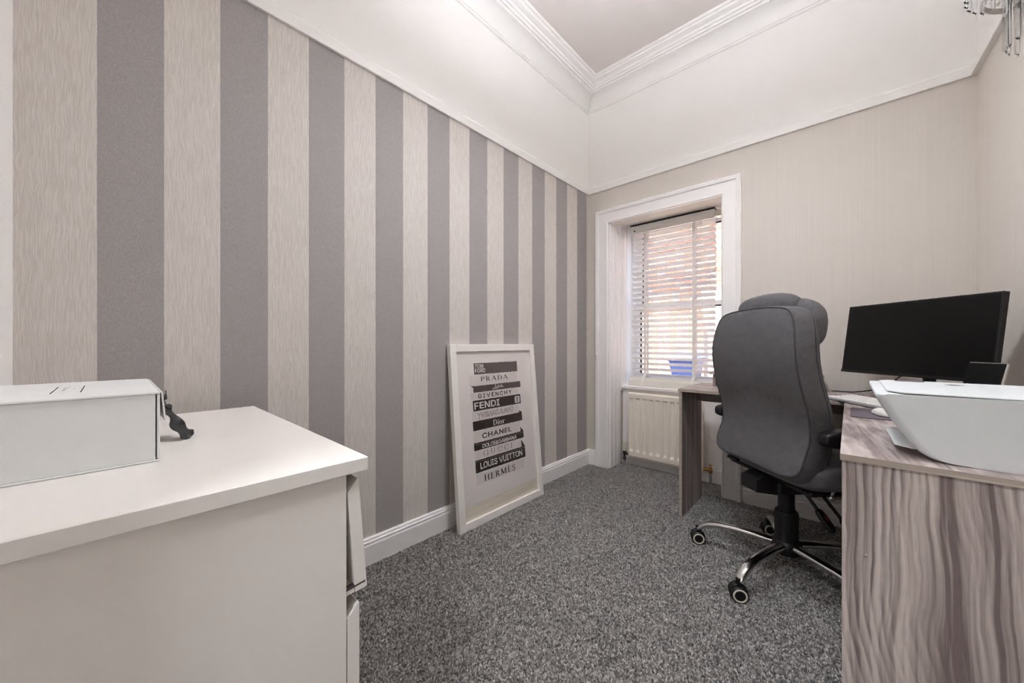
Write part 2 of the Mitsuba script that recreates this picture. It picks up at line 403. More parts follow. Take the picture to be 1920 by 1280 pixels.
# ------------------------------------------------------------------ window: architrave, panelled reveal, sashes
def architrave_profile(w):
    return [(0, 0), (0, 0.022), (0.006, 0.026), (0.012, 0.022), (w - 0.030, 0.022), (w - 0.026, 0.030), (w - 0.006, 0.032), (w, 0.028), (w, 0)]
def arch_leg(x_in, sgn, w, z1):
    pr = architrave_profile(w)
    return loft([np.array([[x_in + sgn * d, YB - t, 0.0] for d, t in pr]), np.array([[x_in + sgn * d, YB - t, z1 + d] for d, t in pr])])
tag('window_1', label='deep panelled sash window behind a white slatted blind', kind='structure')
WA = 0.108
add('window_1__architrave', arch_leg(OX0, -1, WA, ZS), 'm_gloss_white')
add('window_1__architrave', arch_leg(OX1, 1, WA, ZS), 'm_gloss_white')
pr = architrave_profile(WA)
add('window_1__architrave', loft([np.array([[x + s * d, YB - t, ZS + d] for d, t in pr]) for x, s in ((OX0, -1), (OX1, 1))]), 'm_gloss_white')
# boarded jambs: narrow boards with a bead between
def reveal_board(x, sgn, y0, y1, z0, z1):
    g = 0.0035
    pr = [(0, y0), (0, y1), (0.006, y1), (0.010, y1 - g), (0.010, y0 + 0.010), (0.006, y0 + 0.008), (0.009, y0 + 0.004), (0.006, y0)]
    def top(y):
        return z1 if z1 < 1.9 else ZS + (y - YB) / (YW - YB) * (ZSB - ZS)
    return loft([np.array([[x + sgn * d, y, z0] for d, y in pr]), np.array([[x + sgn * d, y, top(y)] for d, y in pr])])
edges = np.linspace(YB + 0.002, YW + 0.02, 8)
for x, s in ((OX0, 1), (OX1, -1)):
    for a, b in zip(edges[:-1], edges[1:]):
        if b < 2.90:
            add('window_1__jamb_board', reveal_board(x, s, a, b, 0.0, 2.0), 'm_gloss_white')
        else:
            add('window_1__jamb_board', reveal_board(x, s, a, b, 0.60, 2.0), 'm_gloss_white')
# panel under the sill, boarded
YP = 2.885
add('window_1__apron_panel', bx(OX0 + 0.01, OX1 - 0.01, YP, YW + 0.14, 0.0, 0.615, 0.001), 'm_gloss_white')
for k in range(2):
    add('window_1__apron_skirting', bx(OX0 + 0.011, OX1 - 0.011, YP - 0.014 + 0.004 * k, YP, 0.0 if k == 0 else 0.095, 0.095 if k == 0 else 0.11, 0.001), 'm_gloss_white')
add('window_1__sill', bx(OX0 + 0.010, OX1 - 0.010, YP - 0.028, YW + 0.14, 0.617, 0.645, 0.006), 'm_gloss_white')
# box frame
FX0, FX1, FZ0, FZ1 = OX0 + 0.011, OX1 - 0.011, 0.646, ZSB - 0.002
def ring_frame(x0, x1, z0, z1, y0, y1, wl, wr, wb, wt, r=0.003):
    return [bx(x0, x0 + wl, y0, y1, z0, z1, r), bx(x1 - wr, x1, y0, y1, z0, z1, r), bx(x0 + wl, x1 - wr, y0, y1, z0, z0 + wb, r), bx(x0 + wl, x1 - wr, y0, y1, z1 - wt, z1, r)]
add('window_1__frame', ring_frame(FX0, FX1, FZ0, FZ1, YW, YW + 0.11, 0.022, 0.022, 0.02, 0.03), 'm_gloss_white')
MZ = 1.30
def sash(z0, z1, y0, wb, wt):
    x0, x1 = FX0 + 0.023, FX1 - 0.023
    add('window_1__sash', ring_frame(x0, x1, z0, z1, y0, y0 + 0.04, 0.042, 0.042, wb, wt, 0.004), 'm_gloss_white')
    key = [k for k in scene if k.startswith('window_1__sash') and k.count('__') == 1][-1]
    gx0, gx1, gz0, gz1 = x0 + 0.042, x1 - 0.042, z0 + wb, z1 - wt
    add(key + '__glazing_seal', ring_frame(gx0, gx1, gz0, gz1, y0 + 0.012, y0 + 0.028, 0.010, 0.010, 0.006, 0.010, 0.001), 'm_gasket_gap_shade')
    q = np.array([[gx0 + 0.008, y0 + 0.02, gz0 + 0.005], [gx1 - 0.008, y0 + 0.02, gz0 + 0.005], [gx1 - 0.008, y0 + 0.02, gz1 - 0.008], [gx0 + 0.008, y0 + 0.02, gz1 - 0.008]])
    add(key + '__pane', (q, np.array([[0, 1, 2], [0, 2, 3]])), 'm_pane')
sash(FZ0 + 0.022, MZ + 0.018, YW + 0.012, 0.055, 0.034)
sash(MZ - 0.018, FZ1 - 0.032, YW + 0.058, 0.034, 0.045)
add('window_1__cord_hook', [lathe([(0.002, 0), (0.007, 0.002), (0.008, 0.012), (0.005, 0.016), (0.001, 0.017)], n=12).apply_transform(trimesh.transformations.rotation_matrix(math.pi / 2, [1, 0, 0])).apply_translation([-1.492, YB - 0.033, 0.90]),
                            bx(-1.497, -1.487, YB - 0.045, YB - 0.030, 0.872, 0.890, 0.003)], 'm_gloss_white', smooth=40, label='small white cord hook')

# ------------------------------------------------------------------ venetian blind
vb = thing('venetian_blind', 'white wooden venetian blind with tapes hanging in the window recess', 'blind')
BX0, BX1, BY = -1.352, -0.722, 2.985
add(vb + '__headrail', [bx(BX0, BX1, BY - 0.028, BY + 0.028, 1.92, 1.972, 0.002)], 'm_blind_rail')
add(vb + '__valance', [bx(BX0 - 0.006, BX1 + 0.004, BY - 0.040, BY - 0.030, 1.904, 1.968, 0.002)], 'm_blind')
add(vb + '__gap_shade_strip', bx(BX0 - 0.006, BX1 + 0.004, BY - 0.040, BY + 0.02, 1.9725, 1.9785, 0), 'm_gasket_gap_shade', label='dark strip standing in for the shaded gap above the headrail')  # solid dark bar painting the shade of the gap under the soffit
add(vb + '__bracket', [bx(BX1 + 0.006, BX1 + 0.045, BY - 0.030, BY + 0.03, 1.915, 1.955, 0.002)], 'm_blind_rail', label='white end bracket')
TILT = math.radians(26)
NS, PIT, ZT = 27, 0.0442, 1.884
def slat(z, tilt=TILT, w=0.050):
    t = np.linspace(-0.5, 0.5, 5)
    crown = 0.002 * (1 - (2 * t) ** 2)
    top = np.stack([t * w, crown + 0.0014], 1)
    bot = np.stack([t[::-1] * w, crown[::-1] - 0.0014], 1)
    pr = np.vstack([top, bot])
    ca, sa = math.cos(tilt), math.sin(tilt)
    # room edge (negative y) up
    yz = np.stack([pr[:, 0] * ca - pr[:, 1] * -sa, -pr[:, 0] * sa + pr[:, 1] * ca], 1)
    return loft([np.stack([np.full(10, x), BY + yz[:, 0], z + yz[:, 1]], 1) for x in (BX0, BX1)])
base_slat = mikit.ply(slat(0), 'm_blind', smooth=30)
for k in range(NS):
    add(vb + '__slat', {**base_slat, 'to_world': T().translate([0, 0, ZT - k * PIT])}, None)
rail_yz = [(BY - 0.090, 0.648), (BY - 0.092, 0.656), (BY - 0.081, 0.688), (BY - 0.074, 0.692), (BY - 0.032, 0.711), (BY - 0.028, 0.704), (BY - 0.038, 0.674), (BY - 0.044, 0.668)]
add(vb + '__bottom_rail', loft([np.array([[x, y, z] for y, z in rail_yz]) for x in (BX0, BX1)]), 'm_blind_rail', label='cream bottom rail tipped on the sill')
for x in (-1.235, -0.862):
    yy = BY - 0.026
    add(vb + '__tape', [bx(x - 0.010, x + 0.010, yy - 0.0022, yy - 0.0014, 0.735, 1.93, 0), trimesh.convex.convex_hull(np.array([[x + a, y, z] for a in (-0.010, 0.010) for y, z in ((yy - 0.0022, 0.74), (yy - 0.001, 0.74), (BY - 0.083, 0.691), (BY - 0.081, 0.690))]))], 'm_tape')
    add(vb + '__tape', bx(x - 0.010, x + 0.010, BY + 0.026, BY + 0.0268, 0.70, 1.93, 0), 'm_tape')
    add(vb + '__tape_end', trimesh.convex.convex_hull(np.array([[x + a, y, z] for a in (-0.010, 0.010) for y, z in ((BY - 0.083, 0.691), (BY - 0.0815, 0.688), (BY - 0.0935, 0.656), (BY - 0.0925, 0.655))])), 'm_tape')
add(vb + '__cord', tube([(-1.293, BY - 0.045, 1.92), (-1.293, BY - 0.0455, 1.6), (-1.293, BY - 0.045, 1.28)], 0.0016, 6), 'm_tape')
add(vb + '__tilt_wand', tube([(-0.80, BY - 0.046, 1.92), (-0.80, BY - 0.046, 1.2), (-0.80, BY - 0.046, 1.02)], 0.0014, 6), 'm_tape')
add(vb + '__cord_stop', [tube([(BX0 + 0.035, BY - 0.041, 1.925), (BX0 + 0.035, BY - 0.0455, 1.925)], 0.006, 8)], 'm_gasket_gap_shade')

# ------------------------------------------------------------------ outside the window
GZ = -0.2
add('ground', bx(-9, 6, 3.35, 14, GZ - 0.1, GZ, 0), 'm_paving', label='pale paved yard outside the window', kind='structure')
nw = thing('neighbour_house', 'red brick house wall across the yard, seen through the blind', 'house')
add(nw + '__wall', [bx(-9, 3, 9.42, 9.8, GZ, 5.6, 0)], 'm_brick_field')
BRK = [mikit.ply(bx(-0.107, 0.107, -0.012, 0.03, -0.0325, 0.0325, 0.003), f'm_brick_{i}') for i in range(4)]
cnt = 0
for r in range(30):
    for c in range(10):
        row = 22 + r
        x = -4.40 + 0.225 * c - 0.1125 * (row % 2)
        add(nw + '__brick', {**BRK[rng.integers(4)], 'to_world': T().translate([x, 9.40, (row + 0.56) * 0.075])}, None)
fc = thing('board_fence', 'upright timber board fence on a pale wall outside the window', 'fence')
add(fc + '__post', bx(-3.62, -3.54, 6.46, 6.54, 0.45, 1.5, 0.004), 'm_fence_1')
add(fc + '__post', bx(-1.93, -1.85, 6.46, 6.54, 0.45, 1.5, 0.004), 'm_fence_1')
add(fc + '__rail', bx(-3.6, -1.86, 6.425, 6.46, 0.70, 0.78, 0.003), 'm_fence_0')
add(fc + '__rail', bx(-3.6, -1.86, 6.425, 6.46, 1.25, 1.33, 0.003), 'm_fence_0')
for k in range(17):
    x = -3.6 + k * 0.104
    add(fc + '__board', bx(x, x + 0.097, 6.40 + 0.006 * (k % 2), 6.422, 0.47, 1.47 + 0.012 * rng.random(), 0.003), f'm_fence_{rng.integers(3)}')
add('raised_yard', bx(-4.4, -0.3, 5.45, 6.62, GZ, 0.45, 0.01), 'm_paving', label='pale raised paved strip below the timber fence', cat='paving')
sh = thing('rendered_shed', 'pale rendered outbuilding right of the timber fence', 'shed')
add(sh + '__wall', bx(-1.78, -0.4, 6.63, 8.2, GZ, 1.80, 0.01), 'm_render_wall')
add(sh + '__roof', trimesh.convex.convex_hull(np.array([[x, y, z] for x in (-1.79, -0.39) for y, z in ((6.62, 1.801), (8.21, 1.801), (6.62, 1.84), (8.21, 1.98))])), 'm_paving')
wb = thing('recycling_bin', 'small blue plastic bin with a pale lid standing outside in front of the fence', 'bin')
cx, cy, bz0 = -1.835, 5.95, 0.452
def rect(x, y, hx, hy, z):
    return np.array([[x - hx, y - hy, z], [x + hx, y - hy, z], [x + hx, y + hy, z], [x - hx, y + hy, z]])
add(wb + '__body', [loft([rect(cx, cy, 0.15, 0.17, bz0), rect(cx, cy, 0.195, 0.215, bz0 + 0.29)]), bx(cx - 0.21, cx + 0.21, cy - 0.23, cy + 0.23, bz0 + 0.27, bz0 + 0.32, 0.008)], 'm_bin_blue')
add(wb + '__lid', loft([rect(cx, cy, 0.215, 0.235, bz0 + 0.322), rect(cx, cy, 0.215, 0.235, bz0 + 0.375), rect(cx, cy + 0.01, 0.17, 0.19, bz0 + 0.41)]), 'm_bin_lid')

# ------------------------------------------------------------------ radiator
rd = thing('radiator', 'cream ribbed panel radiator under the window', 'radiator')
RX0, RX1, RY, RZ0, RZ1 = -1.312, -0.755, 2.80, 0.085, 0.60
nx, nz = 180, 150
gx, gz = np.linspace(RX0, RX1, nx), np.linspace(RZ0, RZ1, nz)
GX, GZZ = np.meshgrid(gx, gz, indexing='ij')
ph = (GX - RX0 - 0.030) / 0.0525
d = np.abs(ph - np.round(ph)) * 0.0525
sm = lambda a, b, x: np.clip((x - a) / (b - a), 0, 1) ** 2 * (3 - 2 * np.clip((x - a) / (b - a), 0, 1))
ends = sm(RZ0 + 0.040, RZ0 + 0.066, GZZ) * (1 - sm(RZ1 - 0.050, RZ1 - 0.043, GZZ))
inside = sm(RX0 + 0.008, RX0 + 0.014, GX) * (1 - sm(RX1 - 0.014, RX1 - 0.008, GX))
groove = 0.012 * (1 - sm(0.010, 0.019, d)) * ends * inside
edge = np.minimum(np.minimum(GX - RX0, RX1 - GX), np.minimum(GZZ - RZ0, RZ1 - GZZ))
roundv = 0.012 * (1 - np.clip(edge / 0.012, 0, 1)) ** 2
add(rd + '__front_panel', grid_mesh(np.stack([GX, RY + groove + roundv, GZZ], -1)), 'm_radiator', smooth=True)
add(rd + '__body', [rbx(RX0 + 0.001, RX1 - 0.001, RY + 0.013, RY + 0.026, RZ0, RZ1, 0.005), bx(RX0 + 0.03, RX1 - 0.03, RY + 0.026, RY + 0.055, RZ0 + 0.03, RZ1 - 0.03, 0.002)], 'm_radiator')
add(rd + '__bottom_seam', tube([(RX0 + 0.01, RY + 0.016, RZ0 - 0.003), (-1.0, RY + 0.016, RZ0 - 0.003), (RX1 - 0.01, RY + 0.016, RZ0 - 0.003)], 0.006, 8), 'm_radiator')
for x in (RX0 + 0.1, RX1 - 0.1):
    add(rd + '__bracket', bx(x - 0.015, x + 0.015, RY + 0.05, YP - 0.001, 0.15, 0.5, 0.002), 'm_radiator')
vx = RX0 - 0.035
add(rd + '__thermostat_head', lathe([(0.010, 0.118), (0.018, 0.12), (0.019, 0.135), (0.0165, 0.182), (0.015, 0.19), (0.004, 0.192)], (vx, RY + 0.02, 0), 18), 'm_cream_plastic', smooth=40, label='cream valve head')
add(rd + '__valve', [lathe([(0.006, 0.045), (0.012, 0.05), (0.013, 0.066), (0.009, 0.072), (0.008, 0.088), (0.013, 0.094), (0.013, 0.108), (0.017, 0.110), (0.017, 0.117), (0.005, 0.118)], (vx, RY + 0.02, 0), 12), tube([(vx, RY + 0.02, 0.098), (vx + 0.02, RY + 0.02, 0.098), (vx + 0.05, RY + 0.02, 0.098)], 0.009, 8)], 'm_valve_dark', smooth=30)
add(rd + '__pipe', tube([(vx, RY + 0.02, 0.0), (vx, RY + 0.02, 0.03), (vx, RY + 0.02, 0.05)], 0.0085, 10), 'm_copper_paint', smooth=40)
vx = RX1 + 0.042
add(rd + '__valve', [lathe([(0.006, 0.085), (0.013, 0.09), (0.014, 0.105), (0.010, 0.110), (0.012, 0.122), (0.008, 0.128), (0.004, 0.150), (0.002, 0.152)], (vx, RY + 0.02, 0), 12), tube([(vx, RY + 0.02, 0.108), (vx - 0.02, RY + 0.02, 0.108), (vx - 0.05, RY + 0.02, 0.108)], 0.011, 8)], 'm_brass', smooth=30, label='brass lockshield valve')
add(rd + '__pipe', tube([(vx, RY + 0.02, 0.0), (vx, RY + 0.02, 0.05), (vx, RY + 0.02, 0.09)], 0.0085, 10), 'm_copper_paint', smooth=40)

# ------------------------------------------------------------------ chest of drawers
ch = thing('chest_of_drawers', 'white laminate chest of drawers with a crooked top drawer front', 'chest of drawers')
CX0, CX1, CY0, CY1, CZ = -1.478, -0.660, -0.168, 0.322, 0.780
add(ch + '__top', bx(CX0, CX1, CY0, CY1, 0.755, CZ, 0.0012), 'm_white_laminate')
BXR, BYF = CX1 - 0.012, 0.287
add(ch + '__side_panel', bx(BXR - 0.018, BXR, CY0 + 0.003, BYF, 0.0, 0.7545, 0.001), 'm_white_laminate')
add(ch + '__side_panel', bx(CX0 + 0.012, CX0 + 0.030, CY0 + 0.003, BYF, 0.0, 0.7545, 0.001), 'm_white_laminate')
add(ch + '__back_panel', bx(CX0 + 0.03, BXR - 0.018, CY0 + 0.004, CY0 + 0.010, 0.02, 0.754, 0), 'm_white_laminate')
add(ch + '__plinth', bx(CX0 + 0.03, BXR - 0.018, BYF - 0.03, BYF - 0.014, 0.0, 0.06, 0.001), 'm_white_laminate')
def drawer_front(z0, z1, y0):
    # front board with a bevelled grip along its top edge
    t = 0.022
    pr = [(y0, z0), (y0 + t, z0), (y0 + t, z1), (y0 + t - 0.002, z1 + 0.001), (y0, z1 - 0.020)]
    return loft([np.array([[x, y, z] for y, z in pr]) for x in (CX0 + 0.013, BXR - 0.001)])
def drawer(z0, z1, lean):
    m = drawer_front(z0, z1, BYF + 0.002)
    m = rot_about(m, lean, [1, 0, 0], [0, BYF + 0.006, z1 - 0.02]) if lean else m
    k = add(ch + '__drawer', m, 'm_white_laminate')
    b = [bx(CX0 + 0.04, CX0 + 0.052, CY0 + 0.03, BYF - 0.002, z0 + 0.02, z1 - 0.08), bx(BXR - 0.04, BXR - 0.028, CY0 + 0.03, BYF - 0.002, z0 + 0.02, z1 - 0.08), bx(CX0 + 0.052, BXR - 0.04, CY0 + 0.03, BYF - 0.002, z0 + 0.02, z0 + 0.03)]
    add(k + '__drawer_box', b, 'm_white_laminate')
    if lean:
        s = rot_about(bx(BXR - 0.012, BXR - 0.0006, BYF - 0.014, BYF + 0.0215, z0 + 0.010, z0 + 0.013, 0), lean, [1, 0, 0], [0, BYF + 0.006, z1 - 0.02])
        add(k + '__slot', s, 'm_ink')
        s = rot_about(bx(CX0 + 0.03, BXR - 0.002, BYF - 0.016, BYF + 0.0015, z0, z0 + 0.011, 0.001), lean, [1, 0, 0], [0, BYF + 0.006, z1 - 0.02])
        add(k + '__lower_lip', s, 'm_white_laminate')
drawer(0.530, 0.738, math.radians(4.5))
drawer(0.285, 0.508, 0)
drawer(0.055, 0.270, 0)

# gift box on the chest
gb = thing('gift_box', 'white card gift box with a black ribbon bow lying on the chest', 'box')
GX0, GX1, GY0, GY1 = -1.272, -0.907, -0.166, 0.056
Z0 = CZ + 0.0005
add(gb + '__base', [bx(GX0, GX1, GY0, GY1, Z0, Z0 + 0.003, 0.0008), bx(GX0 + 0.004, GX1 - 0.003, GY0 + 0.003, GY1 - 0.005, Z0 + 0.003, Z0 + 0.1195, 0.0008)], 'm_box_card')
add(gb + '__lid', [bx(GX0 - 0.001, GX1 + 0.001, GY0, GY1 + 0.001, Z0 + 0.120, Z0 + 0.1235, 0.001), bx(GX0 + 0.004, GX1 - 0.003, GY1 - 0.003, GY1 + 0.001, Z0 + 0.004, Z0 + 0.119, 0.0008)], 'm_box_card')
add(gb + '__closing_flap', rot_about(bx(GX0 + 0.01, GX1 - 0.002, GY1 + 0.002, GY1 + 0.0045, Z0 + 0.070, Z0 + 0.1225, 0.0006), math.radians(5), [1, 0, 0], [0, GY1 + 0.003, Z0 + 0.122]), 'm_box_card')
# printed bars and a short word on the lid
lx, ly, lz = -1.075, -0.056, Z0 + 0.1236
add(gb + '__printed_mark', [bx(-1.15, -1.0, yy, yy + 0.0016, lz, lz + 0.0002, 0) for yy in (-0.074, -0.040)], 'm_ink')
add(gb + '__printed_word', [bx(-1.128 + 0.011 * k, -1.128 + 0.011 * k + 0.0028, -0.064, -0.0635 + 0.003 + 0.004 * (k % 3 == 0), lz, lz + 0.0002, 0) for k in range(8)] + [bx(-1.09, -1.078, -0.051, -0.0495, lz, lz + 0.0002, 0)], 'm_mark_grey')
def ribbon_strip(pts, w, wdir, twist=0.0, th=0.0006):
    p = spline(pts, 26)
    n = len(p)
    W = np.array(wdir, float)
    t = np.gradient(p, axis=0)
    t /= np.linalg.norm(t, axis=1, keepdims=True)
    out = []
    for k in range(n):
        a = W - t[k] * (W @ t[k])
        a /= np.linalg.norm(a)
        b = np.cross(t[k], a)
        ang = twist * k / n + 0.28 * math.sin(k * 0.55)
        a2 = math.cos(ang) * a + math.sin(ang) * b
        b2 = np.cross(t[k], a2)
        ww = w * (0.82 + 0.18 * math.sin(0.9 + k * 0.3)) * min(1, 0.35 + k * 0.12)
        if k > n - 4:
            ww *= (n - k) / 4 * 0.9 + 0.1
        out.append(np.array([p[k] + s * a2 * ww / 2 + (0.004 * (1 - s * s)) * b2 for s in np.linspace(-1, 1, 5)] + [p[k] + s * a2 * ww / 2 + (0.004 * (1 - s * s) - th) * b2 for s in np.linspace(1, -1, 5)]))
    return loft(out)
bz = Z0 + 0.075
bxm = -1.09
add(gb + '__ribbon_bow', [ribbon_strip([(bxm, GY1 + 0.010, bz + 0.004), (bxm + 0.004, GY1 + 0.026, bz - 0.012), (bxm + 0.002, GY1 + 0.036, bz - 0.036), (bxm + 0.008, GY1 + 0.050, bz - 0.060), (bxm + 0.012, GY1 + 0.062, bz - 0.072)], 0.050, (0.9, -0.35, 0.1), 0.5),
                          ribbon_strip([(bxm, GY1 + 0.009, bz + 0.004), (bxm - 0.022, GY1 + 0.020, bz - 0.008), (bxm - 0.030, GY1 + 0.034, bz - 0.030), (bxm - 0.028, GY1 + 0.048, bz - 0.054)], 0.040, (0.9, 0.3, 0.2), 0.6),
                          ribbon_strip([(bxm, GY1 + 0.006, bz + 0.004), (bxm - 0.02, GY1 + 0.016, bz + 0.022), (bxm - 0.045, GY1 + 0.018, bz + 0.012), (bxm - 0.03, GY1 + 0.012, bz - 0.004), (bxm - 0.004, GY1 + 0.008, bz)], 0.028, (0, 0.7, 0.7)),
                          trimesh.creation.icosphere(2, 0.011).apply_scale([1.2, 0.8, 0.9]).apply_translation([bxm, GY1 + 0.013, bz + 0.004])], 'm_black_ribbon', smooth=50, label='black satin ribbon bow')

# ------------------------------------------------------------------ framed poster leaning on the striped wall
fp = thing('framed_poster', 'large white framed print of stacked books with fashion lettering leaning on the striped wall', 'poster')
PB, PT = np.array([-1.470, 0.0, 0.004]), np.array([-1.558, 0.0, 0.987])
pd = (PT - PB) / np.linalg.norm(PT - PB)
pn = np.array([pd[2], 0, -pd[0]])
PY = np.array([0, 1.0, 0])
PW0, PW1, PH = 1.208, 1.909, float(np.linalg.norm(PT - PB))
def on_poster(mesh, off=0.0):
    """mesh in (u, v, out of the print) -> world; u is y in metres"""
    return mapped(mesh, PB + pn * off, PY, pd, pn)
FB = 0.042
def fbar(u0, u1, v0, v1):
    return on_poster(bx(u0, u1, v0, v1, -0.030, 0.0, 0.002))
add(fp + '__frame', [fbar(PW0, PW0 + FB, 0, PH), fbar(PW1 - FB, PW1, 0, PH), fbar(PW0 + FB, PW1 - FB, 0, FB), fbar(PW0 + FB, PW1 - FB, PH - FB, PH)], 'm_frame_white')
IN = (PW0 + FB - 0.002, PW1 - FB + 0.002, FB - 0.002, PH - FB + 0.002)
add(fp + '__backing_board', on_poster(bx(IN[0], IN[1], IN[2], IN[3], -0.022, -0.0165, 0)), 'm_backing', label='bare backing board')
add(fp + '__print', on_poster(bx(IN[0], IN[1], 0.117, IN[3], -0.0160, -0.0152, 0)), 'm_poster_paper', label='white paper print')
pk = fp + '__print'
q = np.array([[IN[0], IN[2], -0.010], [IN[1], IN[2], -0.010], [IN[1], IN[3], -0.010], [IN[0], IN[3], -0.010]])
add(fp + '__glass', on_poster(trimesh.Trimesh(q, [[0, 1, 2], [0, 2, 3]], process=False)), 'm_pane')
INK = -0.0151
sk = lambda u, v: u - 0.010 * v - 0.004
def book(u0, u1, v0, v1, mat, notch=None, strip=None):
    p = [(u0, v0), (u1, v0), (u1, v1), (u0, v1)]
    add(pk + '__book_spine', on_poster(prism(Polygon([(sk(*a), a[1]) for a in p]), INK, INK + 0.0002)), mat)
    if notch:
        add(pk + '__book_cover', on_poster(prism(Polygon([(sk(*a), a[1]) for a in notch]), INK, INK + 0.0002)), mat)
    if strip:
        add(pk + '__spine_edge', on_poster(prism(Polygon([(sk(*a), a[1]) for a in ((u0, strip - 0.002), (u1, strip - 0.002), (u1, strip + 0.001), (u0, strip + 0.001))]), INK + 0.0002, INK + 0.0004)), 'm_print_grey')
book(1.391, 1.756, .815, .879, 'm_book_soft')
book(1.348, 1.748, .753, .812, 'm_book_grey')
book(1.377, 1.775, .714, .751, 'm_book_soft', [(1.360, .752), (1.377, .752), (1.377, .742)])
book(1.349, 1.751, .673, .711, 'm_book_grey')
book(1.367, 1.767, .611, .670, 'm_book_black')
book(1.353, 1.745, .558, .609, 'm_book_grey')
book(1.357, 1.769, .504, .556, 'm_book_black', [(1.744, .570), (1.769, .556), (1.744, .556)])
book(1.357, 1.745, .438, .503, 'm_book_grey')
book(1.355, 1.771, .395, .437, 'm_book_black', [(1.746, .467), (1.771, .437), (1.746, .437)], .429)
book(1.357, 1.745, .344, .395, 'm_book_grey')
book(1.356, 1.775, .274, .342, 'm_book_black', [(1.745, .388), (1.775, .342), (1.745, .342)], .334)
book(1.358, 1.757, .210, .267, 'm_book_grey')

def put_text(mesh_xy, u0, u1, v0, v1, mat, italic=0.0):
    """fit flat lettering (trimesh in xy) into the rectangle"""
    m = mesh_xy.copy()
    lo, hi = m.bounds
    v = m.vertices - lo
    s = (hi - lo)
    v[:, 0] = v[:, 0] / s[0] * (u1 - u0) + sk(u0, v0)
    v[:, 1] = v[:, 1] / s[1] * (v1 - v0) + v0
    v[:, 2] = v[:, 2] / s[2] * 0.0003 + INK + 0.0002
    m.vertices = v
    add(pk + '__lettering', on_poster(m), mat)
def spaced(text, gap, bold=False, height=0.03):
    out, x = [], 0.0
    for c in text:
        if c == ' ':
            x += height * 0.35
            continue
        m = meshkit.text_mesh(c, height, bold=bold)
        w = m.bounds[1][0] - m.bounds[0][0]
        m.apply_translation([x - m.bounds[0][0], 0, 0])
        out.append(m)
        x += w + gap
    return trimesh.util.concatenate(out)
